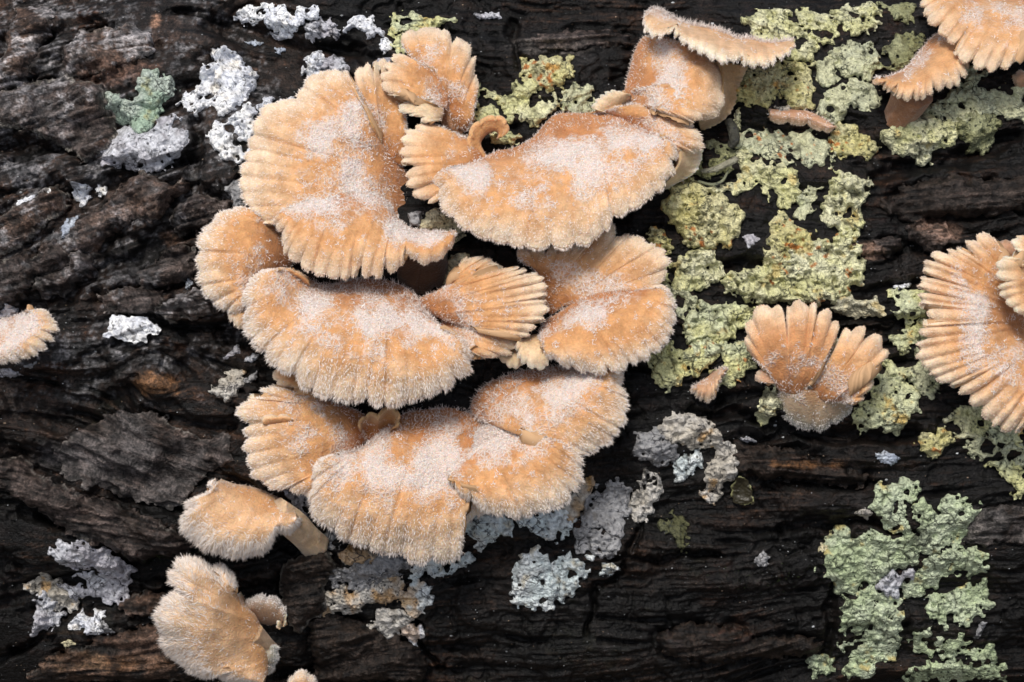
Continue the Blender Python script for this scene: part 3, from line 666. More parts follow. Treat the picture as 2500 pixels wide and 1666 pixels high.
('rosette', 'L5', '1730,540 1790,540 1840,600 1890,610 1880,520 1920,490 1960,540 1990,500 2050,540 2110,540 2110,600 2060,680 2040,770 1960,830 1840,830 1700,800 1680,650 1760,620', 'antler-edged right prong of the big green rosette with a sooty hollow', dict(lift=5)),
('rosette', 'L5', '1180,950 1230,920 1240,790 1270,740 1320,700 1450,710 1560,730 1700,760 1800,830 1760,900 1690,930 1560,1020 1480,1080 1340,1080 1280,1000', 'broad grainy left wing of the big green rosette', {}),
('rosette', 'L5', '1790,960 1850,860 2000,800 2100,800 2170,850 2170,950 2080,980 1960,970 1900,1060 1850,1040', 'smooth right wing of the big green rosette', {}),
('rosette', 'L5', '1350,1110 1500,1060 1560,1040 1540,1180 1620,1100 1700,1130 1690,1200 1720,1330 1700,1500 1540,1540 1440,1510 1350,1400 1380,1200', 'tall stem-like lower part of the big green rosette', {}),
('rosette', 'L5', '1700,1050 1800,960 1880,1040 1840,1090 1740,1120', 'greyish middle lobe of the big green rosette', {}),
('lilac', 'L5', '1560,1030 1650,970 1750,960 1680,1040 1670,1110 1610,1100', 'lilac scar of lichen in the middle of the big green rosette', dict(thick=16)),
('rosette', 'L5', '1830,1170 1900,1090 2000,1080 2100,1040 2190,1010 2220,1120 2260,1170 2200,1220 2080,1290 1980,1310 1900,1230', 'separate leafy green lobe right of the rosette stem', {}),
('rosette', 'L5', '1800,1330 1920,1310 1980,1380 1920,1460 1840,1490 1780,1420', 'rounded green lobe below the separate leafy lobe', {}),
('rosette', 'L5', '1950,1440 2050,1360 2120,1410 2080,1500 1980,1500', 'pale ragged lobe right of the rounded green lobe', {}),
('rosette', 'L5', '1760,1640 1780,1530 1950,1520 2120,1530 2350,1540 2350,1640', 'green lichen band along the lower edge near the corner', {}),
('rosette', 'L5', '2140,1430 2270,1420 2290,1490 2150,1510', 'small brownish green lobe above the lower band', {}),
('rosette', 'L5', '1200,1560 1220,1490 1340,1510 1350,1580 1240,1620', 'small green lichen on the lower edge left of the rosette foot', {}),
('rosette', 'L5', '1400,1620 1410,1520 1560,1500 1600,1560 1560,1620', 'green lobe under the foot of the rosette', {}),
('grey', 'L5', '2150,1360 2180,1260 2205,1270 2170,1368', 'narrow grey lichen grain near the lower right corner', dict(jag=2, hole=None)),
('tan', 'L5', '1400,600 1440,575 1490,600 1470,640', 'tiny cream lichen left of the left prong of the rosette', dict(jag=4)),
('cream', 'L5', '1195,835 1220,790 1255,800 1225,830', 'tiny yellow lobe at the left tip of the rosette wing', dict(jag=4)),
('yellow', 'L5', '1760,210 1800,150 1930,130 1920,180 1860,260 1790,240', 'small mustard lichen lump left of the right edge mushroom foot', dict(thick=12)),
('green', 'L5', '1920,60 1990,0 2130,-10 2160,60 2120,140 2040,150 1970,110', 'green lichen tucked under the right edge mushroom', {}),
('leafy', 'L5', '2170,110 2300,120 2330,190 2220,190', 'yellow-green lichen under the outer rim of the right edge mushroom', {}),
('pale', 'L5', '2040,230 2100,160 2250,190 2230,240 2120,270', 'pinkish pale lichen below the right edge mushroom', {}),
('pale', 'L5', '2240,230 2310,200 2420,240 2420,330 2280,300', 'pale lichen on the right edge under the mushroom', {}),
('leafy', 'L5', '2160,300 2300,320 2360,400 2400,490 2340,490 2290,450 2260,370', 'cream-green lichen hook with one black hole at the right edge', {}),
# ---- middle right
('yellow', 'L6', '460,340 490,220 510,110 560,60 590,110 640,170 730,190 690,260 640,330 570,380 480,370', 'pointed yellow-green lichen horn above the small two-lobed mushroom', dict(thick=14)),
('green', 'L6', '190,500 230,460 340,430 440,400 560,360 640,300 720,240 830,250 890,290 900,200 1040,170 1020,220 980,270 1030,300 1070,470 980,540 860,590 780,630 640,610 520,600 420,620 340,610 250,560', 'big green lichen with orange warts above the two-lobed mushroom', dict(thick=20, hole=None)),
('green', 'L7', '1220,1250 1250,1080 1290,1000 1360,1010 1470,1050 1430,1180 1420,1300 1330,1320 1240,1280', 'upright knobbly grey-green lichen column', dict(thick=18)),
('cream', 'L6', '890,660 960,590 1060,630 1130,620 1180,680 1150,705 1020,680 920,690', 'narrow yellowish lichen tongue right of the two-lobed mushroom', dict(jag=8)),
('leafy', 'L6', '1240,570 1300,540 1390,560 1480,560 1490,680 1380,740 1300,720 1250,650', 'leafy green lichen left of the right edge mushroom', {}),
('leafy', 'L6', '1380,780 1450,730 1520,850 1430,850', 'small green lichen lobe half under the right edge mushroom', {}),
('leafy', 'L6', '1250,870 1330,830 1440,850 1390,890 1280,910', 'thin curled green lichen strip beside the right edge mushroom', dict(lift=10)),
('pale', 'L6', '1280,970 1350,920 1440,950 1500,1040 1550,1180 1480,1210 1390,1160 1380,1080 1330,1030', 'dusty green lichen slope under the left rim of the right edge mushroom', {}),
('leafy', 'L6', '1010,1330 1060,1270 1120,1240 1140,1120 1210,1020 1280,1080 1360,1090 1240,1160 1250,1200 1330,1180 1390,1180 1410,1300 1330,1360 1310,1440 1180,1420 1080,1430 1030,1390', 'lobed green lichen with black gaps right of the two-lobed mushroom foot', {}),
('green', 'L6', '410,1330 450,1200 500,1180 510,1260 480,1340 440,1380', 'small green lichen left of the two-lobed mushroom foot', {}),
('leafy', 'L6', '-70,760 -30,690 50,640 150,660 240,650 340,680 360,720 240,830 120,860 0,860 -50,830', 'smooth green lichen roll left of the two-lobed mushroom', dict(thick=20, hole=(0.9, 40))),
('leafy', 'L6', '-20,900 80,880 180,870 210,900 330,900 330,960 300,1060 240,1120 180,1150 150,1060 60,1060 -20,1000', 'lobed green lichen over the little orange fan', {}),
('leafy', 'L6', '310,1000 390,1010 380,1040 320,1045', 'small green lichen lobe beside the ear of the two-lobed mushroom', {}),
('yellow', 'L7', '350,1060 430,1010 520,1070 590,1110 660,1180 730,1230 710,1320 660,1400 540,1440 420,1360 330,1240 300,1170', 'thick mustard yellow lichen cushion right of the upper mushroom cap', dict(thick=26, hole=None)),
('yellow', 'L7', '205,1370 240,1310 290,1330 330,1420 250,1440', 'small mustard lichen lump with orange dots beside the right fan', {}),
('green', 'K4', '1300,330 1420,270 1490,240 1568,260 1600,370 1480,430 1400,430 1300,390', 'flat green lichen just below the mustard cushion', {}),
('pale', 'K4', '1300,430 1400,440 1470,500 1390,560 1360,520', 'bluish green lichen hugging the rim of the right fan', {}),
('leafy', 'K4', '1230,780 1330,720 1420,720 1560,740 1520,830 1420,850 1380,900 1300,930 1240,870', 'leafy green lichen under the right fan', {}),
('lilac', 'L6', '300,210 350,190 400,220 340,270', 'tiny bluish grey lichen between mustard cushion and yellow-green horn', dict(jag=5)),
('white', 'L6', '1280,522 1380,505 1370,520 1290,535', 'thin white sliver above the leafy green lichen', dict(jag=2, thick=4, hole=None)),
# ---- upper right
('green', 'L7', '800,40 900,-10 1050,10 1060,90 1150,110 1130,180 1190,200 1190,310 1100,300 1020,290 860,210 840,110', 'grey-green granular lichen right of the flat cap, left part', dict(thick=18)),
('green', 'L7', '1080,0 1330,20 1330,100 1300,180 1200,170 1150,90', 'grey-green granular lichen at the upper edge, right part', dict(thick=18)),
('green', 'L7', '1330,30 1420,-40 1600,-40 1580,90 1440,125 1380,70', 'warty pale green lichen at the upper edge near the corner mushroom', dict(thick=18)),
('olive', 'L7', '1620,-40 1790,-40 1780,60 1700,40', 'dim green lichen at the upper edge left of the corner mushroom', {}),
('yellow', 'L7', '710,470 780,380 900,370 1000,320 1130,330 1160,430 1150,600 1060,590 960,500 880,580 740,560', 'warty yellow-green lichen with orange dots under the flat cap', dict(thick=18)),
('pale', 'L7', '1300,290 1400,220 1530,210 1560,330 1500,410 1360,390', 'smooth pale green lichen shield dotted with black', dict(thick=14, hole=None)),
('pale', 'L7', '1210,330 1310,290 1310,430 1220,440', 'narrow pale lichen strip left of the smooth shield', {}),
('pale', 'L7', '1200,650 1280,520 1420,450 1540,500 1530,610 1430,570 1350,560 1340,650 1270,670', 'pale lichen arch over a dark hollow below the smooth shield', {}),
('olive', 'L7', '1600,330 1640,210 1780,140 1860,180 1780,260 1700,350', 'dim olive lichen behind the corner mushroom', {}),
('pale', 'L7', '720,760 850,740 1000,760 1150,760 1290,850 1280,900 1180,960 1080,920 960,920 850,860 740,840', 'wide pale green lichen below the orange tongue', {}),
('green', 'L7', '720,880 800,860 860,950 960,940 1050,1000 1050,1130 960,1170 880,1090 820,1060 700,1100 600,1080 720,1040 790,990', 'branching green lichen right of the mustard cushion', {}),
('pale', 'L7', '1060,1130 1130,1090 1230,1100 1200,1170 1070,1240', 'dusty lichen scrap left of the knobbly column', {}),
('yellow', 'L7', '1280,840 1310,700 1380,710 1470,790 1530,830 1500,880 1400,880 1320,880', 'pointed yellow lichen peak beside a round black hole', {}),
('green', 'L7', '1580,760 1680,670 1830,640 1980,700 1970,790 1850,820 1840,910 1760,870 1640,860', 'green lichen below the corner mushroom, with a hanging tip', dict(hole=None)),
('pale', 'L7', '1830,620 1960,530 2100,480 2200,500 2400,480 2400,650 2170,630 2000,680', 'dotted green lichen running out at the right edge', {}),
('olive', 'L7', '2050,650 2230,640 2260,680 2200,790 2150,850 2050,800 1990,720', 'duller green lichen lump below the dotted one', dict(thick=16, hole=None)),
('pale', 'L7', '2000,440 2060,370 2180,390 2080,470', 'pale lichen patch just under the corner mushroom rim', {}),
('olive', 'L7', '500,850 600,800 700,870 660,960 560,1000 480,970', 'dull olive lichen in the shade right of the upper cap', {}),
('green', 'L7', '690,690 740,600 745,720 700,730', 'slim pale lichen between the gilled cap and the orange tongue', {}),
('tan', 'L7', '950,600 1040,590 1050,640 1000,665', 'tiny white lichen knob with red dots on the orange tongue', dict(jag=4, thick=40)),
('yellow', 'K2', '770,310 830,330 920,290 1040,290 1040,400 960,470 860,440 780,400', 'cupped yellow-green lichen on dark bark between the upper mushrooms', dict(thick=18, hole=None)),
('green', 'K2', '480,520 570,490 630,560 620,680 560,700 480,640', 'green lichen lump right of the uppermost mushroom fan', dict(thick=16)),
('green', 'K2', '650,560 720,520 760,440 850,450 920,520 970,570 920,620 830,690 750,610 700,650', 'green lichen with black pits above the big upper cap', {}),
('pale', 'K2', '1010,590 1000,540 1080,460 1160,470 1200,560 1150,630 1060,640', 'whitish green lichen sheet left of the upright upper mushroom', {}),
('leafy', 'K2', '0,30 60,10 120,30 260,50 345,70 250,120 200,160 120,150 20,110', 'yellow-green lichen tongue at the upper edge above the uppermost fan', {}),
('leafy', 'K2', '0,140 80,150 140,180 80,230 60,290 20,210', 'green lichen flap just left of the uppermost fan', {}),
('green', 'K2', '570,700 660,720 740,790 680,850 620,800', 'green lichen behind the small orange curl', {}),
('green', 'K2', '485,425 520,450 505,490', 'tiny green lichen at the right side of the uppermost fan', dict(jag=3, hole=None)),
('lilac', 'K2', '480,10 620,5 640,30 520,35', 'white lichen sliver at the upper edge right of the yellow-green tongue', {}),
('cream', 'K3', '1650,150 1700,70 1760,55 1850,110 1940,190 1880,220 1780,150 1680,170', 'cream lichen with black pinpricks between the two upper caps', {}),
('cream', 'K3', '1780,520 1830,410 1920,350 1980,370 1960,420 1910,470 1900,560 1840,540', 'cream yellow lichen dotted black behind the small right fan', {}),
('grey', 'K3', '1560,60 1660,50 1630,150 1580,140', 'grey lichen scrap left of the cream lichen between the upper caps', {}),
]
for i, (st, cr, s, lab, kw) in enumerate(LICHENS):
    P = pts(cr, s)
    d = ST[st]; k = dict(d['k']); k['step'] = 2.9; k['fine'] = (k['fine'][0] * 1.35, k['fine'][1]); k['pil'] = (k['pil'][0] * .8, k['pil'][1]); k.update(kw)
    if d['m'] == 0 and st != 'rosette': k.setdefault('grow', 8.5)
    size = math.sqrt(abs(np.prod(P.max(0) - P.min(0))))
    if size < 45: k['jag'] = min(k['jag'], 4); k['jsc'] = 10; k['hole'] = None; k['step'] = 2.2; k['thick'] = min(k['thick'], 7); k['edge'] = 4; k['pil'] = (3, 12)
    r = crust(P, seed=1000 + i * 7, **k)
    if r is None: continue
    x, y, h, F, dp, ids, w21 = r
    c1, c2, c3 = (np.array(q) for q in d['c'])
    a = sstep(-0.7, 0.7, fbm(x, y, 55, 3, 1500 + i) + 0.6 * (ids - 0.5))
    hue = np.array([1.07, 1.035, 0.99]) if d['m'] == 0 and st not in ('rosette', 'mint', 'cream') else np.ones(3)
    c1, c2, c3 = c1 * GAIN[st] * hue, c2 * GAIN[st] * hue, c3 * GAIN[st]
    c = c1 + (c2 - c1) * a[:, None]
    t = sstep(0.55, 1.0, fbm(x, y, 38, 3, 1700 + i) + 0.15 * fbm(x, y, 8, 2, 3))
    c = c + (c3 - c) * (0.85 * t)[:, None]
    c = c * (1 + 0.16 * fbm(x, y, 9, 2, 1900 + i) + 0.10 * rng.standard_normal(len(x)))[:, None]
    # colour multiplied darker along the seams between the knobs
    sm = (1 - sstep(0.03, 0.13, w21)) * sstep(-0.3, 0.4, fbm(x, y, 50, 2, 2100 + i)) * 0.75
    c = c * (1 - sm)[:, None]
    if st in ('yellow',) or 'orange' in lab:
        og = sstep(0.80, 1.1, fbm(x, y, 14, 2, 2300 + i) + 0.5 * fbm(x, y, 70, 2, 2400 + i))
        c = c + (np.array([0.50, 0.14, 0.02]) - c) * (0.8 * og)[:, None]
    if 'mossy' in lab: c = c * .38
    if 'sooty' in lab:
        q = pts('L5', '1760,730')[0]
        og = np.exp(-(np.hypot((x - q[0]) * 1.5, y - q[1]) / 26) ** 2)
        c = c * (1 - 0.8 * og)[:, None]  # one soft-edged patch of the prong is coloured darker
    if 'rusty' in lab or 'ochre' in lab:
        og = sstep(0.1, 0.6, fbm(x, y, 40, 2, 2500 + i) + 0.2)
        c = c + (np.array([0.45, 0.25, 0.08]) - c) * (0.6 * og)[:, None]
    ctr = P.mean(0); o3 = world_pts(np.array([ctr[0]]), np.array([ctr[1]]), np.array([0.0]))[0]
    ob = mk('lichen_patch', world_pts(x, y, h), F, (m_green, m_white)[d['m']], None, np.clip(c, .01, .9), origin=o3)
    tag(ob, lab, 'lichen', GR[st])
# ------------------------------------------------------------------ bracket mushrooms
def spline(P, n):
    """smooth curve through the points, n samples spaced evenly"""
    P = np.asarray(P, float)
    if len(P) == 2:
        t = np.linspace(0, 1, n)[:, None]; return P[0] * (1 - t) + P[1] * t
    Q = np.concatenate([[2 * P[0] - P[1]], P, [2 * P[-1] - P[-2]]])
    out = []
    for i in range(1, len(Q) - 2):
        t = np.linspace(0, 1, 12, endpoint=False)[:, None]
        p0, p1, p2, p3 = Q[i - 1:i + 3]
        out.append(0.5 * (2 * p1 + (p2 - p0) * t + (2 * p0 - 5 * p1 + 4 * p2 - p3) * t ** 2 + (3 * p1 - p0 - 3 * p2 + p3) * t ** 3))
    out.append(P[-1:]); C = np.concatenate(out)
    L = np.concatenate([[0], np.cumsum(np.hypot(*np.diff(C[:, :2], axis=0).T))])
    s = np.linspace(0, L[-1], n)
    return np.stack([np.interp(s, L, C[:, k]) for k in range(C.shape[1])], -1)

def nrm(v):
    return v / (np.linalg.norm(v, axis=-1, keepdims=True) + 1e-9)

HUB = np.array([0.50, 0.215, 0.08]); MID = np.array([0.66, 0.352, 0.155]); RIM = np.array([0.77, 0.555, 0.36])
WHITE = np.array([0.90, 0.85, 0.82])
lobe_no = [0]
CAPN = 0

def lobe(parent, org, crop, outer, inner, hi=50, ho=150, icrop=None, pw=2.2, dome=12, droop=14, th=16, rib=(20, 44), ribh=7, ribe=6, und=8, start=0.3,
         pal=None, fuzz=(0.40, 0.28, 0.9), rimlen=9, rimden=0.10, hb=-20, gill=None, name='cap', under=10, deep=0.3, label=None, hairs=None, tone=1.0, hubl=1.0):
    lobe_no[0] += 1; sd = 5000 + lobe_no[0] * 13
    r = np.random.default_rng(sd)
    po = pts(crop, outer); pi = pts(icrop or crop, inner)
    def knots(h, n):
        h = np.atleast_1d(np.array(h, float)); return np.interp(np.linspace(0, 1, n), np.linspace(0, 1, len(h)), h)
    ho_, hi_ = knots(ho, len(po)), knots(hi, len(pi))
    xo, yo = seen(po[:, 0], po[:, 1], ho_); xi, yi = seen(pi[:, 0], pi[:, 1], hi_)
    L = np.hypot(np.diff(xo), np.diff(yo)).sum()
    ns = int(np.clip(L / 3.6, 26, 400))
    O = spline(np.stack([xo, yo, ho_], -1), ns); I = spline(np.stack([xi, yi, hi_], -1), ns)
    ml = np.median(np.hypot(*(O - I)[:, :2].T))
    nt = int(np.clip(ml / 5.0, 9, 64))
    t = (1 - (1 - np.linspace(0, 1, nt)) ** 1.25)[:, None]
    sL = np.linspace(0, L, ns)
    # ribs
    # the outline's own notches part the ribs; wide stretches between are parted at random
    wsm = max(3, int(round(np.mean(rib) * 1.1 / (L / ns)))); kk_ = np.ones(2 * wsm + 1) / (2 * wsm + 1)
    Op = np.pad(O[:, :2], ((wsm, wsm), (0, 0)), mode='reflect', reflect_type='odd')
    Osm = np.stack([np.convolve(Op[:, q], kk_, 'valid') for q in (0, 1)], -1)
    off = np.sum((O[:, :2] - Osm) * nrm((O - I)[:, :2]), -1)
    ntc = [0.0]
    for q in range(1, ns - 1):
        if off[q] < -1.2 and off[q] <= off[q - 1] and off[q] < off[q + 1] and sL[q] - ntc[-1] > 9: ntc.append(sL[q])
    ntc.append(L + 1e-3); e = [0.0]
    for a_, b_ in zip(ntc[:-1], ntc[1:]):
        nn_ = max(1, int(round((b_ - a_) / r.uniform(np.mean(rib) * .8, np.mean(rib) * 1.15))))
        cut = np.cumsum(r.uniform(.7, 1.3, nn_)); e += list(a_ + (b_ - a_) * cut / cut[-1])
    e = np.array(e); k = np.clip(np.searchsorted(e, sL, 'right') - 1, 0, len(e) - 2)
    xx = (sL - e[k]) / (e[k + 1] - e[k]) * 2 - 1
    fr = ribe >= 7; ribh = ribh * (.62 if fr else .42)
    prof = np.sqrt(np.clip(1 - np.abs(xx) ** 2.2, 0, 1))
    amp = r.uniform(0.6, 1.15, len(e))[k]
    # finer ribs between
    f2 = np.sqrt(np.clip(1 - (((sL * 2.6 / np.mean(rib)) % 1) * 2 - 1) ** 2, 0, 1))
    rad0 = r.uniform(0.0, 0.55, len(e))[k]                # where each groove dies out
    E = sstep(0, 1, (t - start - 0.25 * rad0[None] + .15) / (1.0 - start))
    E = np.clip(E, 0, 1)
    d2 = nrm((O - I)[:, :2])
    P2 = I[None, :, :2] + (O - I)[None, :, :2] * t[..., None]
    lob = (prof - 0.8) * amp
    P2 = P2 + d2[None] * ((lob * ribe * 1.6)[None] * t ** 4)[..., None]
    h = I[None, :, 2] + (O - I)[None, :, 2] * (1 - (1 - t) ** pw) + dome * 4 * t * (1 - t) - droop * t ** 7
    soft = (1 - np.abs(xx) ** 2 - .67) * amp
    h = h + (soft * ribh * (1.25 if fr else .6))[None] * E + (lob * ribh * (.75 if fr else 1.15))[None] * sstep(.60, 1, t) + 0.25 * ribh * (f2 - .7)[None] * sstep(.6, 1, t)
    # some deep creases
    for q in e[1:-1]:
        if r.random() < deep:
            dd = (sL - q + 5 * np.sin(t * 5 + q)) / 4.5
            h = h - (3 + 5 * r.random()) * np.exp(-dd ** 2) * sstep(0.1 + 0.35 * r.random(), 0.85, t)
    h = h + und * fbm(P2[..., 0], P2[..., 1], 95, 2, sd) * sstep(0, .3, t) + 1.6 * fbm(P2[..., 0], P2[..., 1], 16, 2, sd + 1)
    P = np.concatenate([P2, h[..., None]], -1)              # nt, ns, 3
    ds = np.gradient(P, axis=1); dt = np.gradient(P, axis=0)
    N = nrm(np.cross(ds, dt)); N = np.where(N[..., 2:].mean() < 0, -N, N)
    flip = float(np.sum(np.cross(ds, dt)[..., 2])) > 0
    # rim
    dO = nrm(dt[-1]); nO = N[-1]
    ph = np.linspace(0, np.pi, 6)[1:]
    tap = sstep(0, .07, np.minimum(sL, L - sL) / L)
    ths = th * ((0.75 + 0.35 * prof) * (.2 + .8 * tap))[:, None]
    rim = np.stack([P[-1] + dO * (ths / 2 * math.sin(a)) - nO * (ths / 2 * (1 - math.cos(a))) for a in ph])
    # inner skirt: rounds over and goes down into the bark
    dI = -nrm(dt[0]); sk = []
    for a, q in ((-30, 1.0), (-14, .55), (-4, .2)):
        p = P[0] + dI * (abs(1 - q) * 5 + 3) * np.array([1, 1, 0]); p[:, 2] = np.maximum(P[0][:, 2] * (1 - q) + hb * q, P[0][:, 2] - 90 * q); sk.append(p)
    G = np.concatenate([np.stack(sk), P, rim])
    ny = G.shape[0]
    # pigment
    tt = np.concatenate([np.zeros((3, 1)), t, np.ones((5, 1))]) * np.ones((1, ns))
    c_h, c_m, c_r = pal or (HUB, MID, RIM)
    nz = fbm(G[..., 0], G[..., 1], 60, 3, sd + 3)
    a1 = sstep(0.02, 0.45, tt + 0.16 * nz); a2 = sstep(0.56, 1.04, tt + 0.10 * nz + 0.10 * (prof - .6)[None])
    C = c_h + (c_m - c_h) * a1[..., None]; C = C + (c_r - C) * a2[..., None]
    C = C + (c_r * np.array([1.08, 1.22, 1.42]) - C) * (.65 * sstep(.84, 1.0, tt + .05 * nz))[..., None]
    C = C + (c_m - C) * (.75 * (1 - tap))[None, :, None]
    C = C * (1 + 0.09 * fbm(G[..., 0], G[..., 1], 18, 3, sd + 4))[..., None] * tone
    # where the white down grows
    fc, fw, fs = fuzz
    band = np.exp(-((tt - fc) / fw) ** 2)
    fm = fs * band * (0.45 + 0.75 * sstep(-0.5, 0.55, fbm(G[..., 0], G[..., 1], 70, 3, sd + 6)))
    V = world_pts(G[..., 0].ravel(), G[..., 1].ravel(), G[..., 2].ravel())
    F = [grid_faces(ny, ns, flip=flip)]
    # side walls, at both ends of the fan
    Bm = P - N * th * 0.2
    n0 = len(V); extra = []; ec = []; ef = []
    for col, sg in ((0, -1), (-1, 1)):
        side = nrm(ds[:, col]) * sg
        mid = (P[:, col] + Bm[:, col]) / 2 + side * th * 0.35
        low = Bm[:, col]
        extra += [world_pts(mid[:, 0], mid[:, 1], mid[:, 2]), world_pts(low[:, 0], low[:, 1], low[:, 2])]
        cc = C[3:3 + nt, col]; ec += [cc, cc]; ef += [np.zeros(nt)] * 2
        a = np.arange(nt) + 3; top = a * ns + (0 if col == 0 else ns - 1)
        m_ = n0 + np.arange(nt); l_ = m_ + nt
        for u_, v_ in ((top, m_), (m_, l_)):
            f = np.stack([u_[:-1], u_[1:], v_[1:], v_[:-1]], -1)
            F.append(f if (sg > 0) ^ flip else f[:, ::-1])
        n0 += 2 * nt
    V = np.concatenate([V] + extra); CC = np.concatenate([C.reshape(-1, 3)] + ec); FZ = np.concatenate([fm.ravel()] + ef)
    ob = mk(name, V, F, m_cap, parent, np.clip(CC, .01, .9), FZ, origin=org)
    if label: ob['label'] = label
    # gills below
    ng = 9; tu = np.linspace(1, 0.02, ng)
    rows = []
    for q in tu:
        j = q * (nt - 1); jj = np.clip(np.searchsorted(t[:, 0], q), 1, nt - 1)
        w = (q - t[jj - 1, 0]) / (t[jj, 0] - t[jj - 1, 0] + 1e-9)
        p = P[jj - 1] * (1 - w) + P[jj] * w; n_ = N[jj - 1] * (1 - w) + N[jj] * w
        g = (np.abs(((sL / 7.0) % 1) * 2 - 1) * 5 * min(1, (1 - q) * 6) * tap)[:, None]
        rows.append(p - n_ * (ths * (1 if q == 1 else .95) + g) - np.array([0, 0, 1.0]) * (under * (1 - q) * tap)[:, None] if q < 1 else rim[-1])
    Gb = np.stack(rows); cg = np.array(gill if gill is not None else (0.60, 0.38, 0.21))
    cgl = np.ones((ng, ns, 3)) * cg * (0.82 + 0.3 * np.abs(((sL / 7.0) % 1) * 2 - 1))[None, :, None]
    go = mk('gills', world_pts(Gb[..., 0].ravel(), Gb[..., 1].ravel(), Gb[..., 2].ravel()), [grid_faces(ng, ns, flip=flip)], m_gill, ob, cgl.reshape(-1, 3), origin=None)
    go.data.transform(Matrix.Translation(-Vector(org)))
    if hairs is not None:
        hairs.append(dict(hl=hubl, sk=np.concatenate([np.stack(sk), P[:max(2, nt // 7)]]), L0=np.linalg.norm(np.diff(I, axis=0), axis=1).sum(), fs=fuzz[2], P=P, N=N, dt=dt, ds=ds, t=t, rim=rim, dO=dO, nO=nO, fm=fm[3:3 + nt], L=L, ml=ml, rl=rimlen, rd=rimden, sd=sd, C=C[3:3 + nt], prof=prof))
    return ob

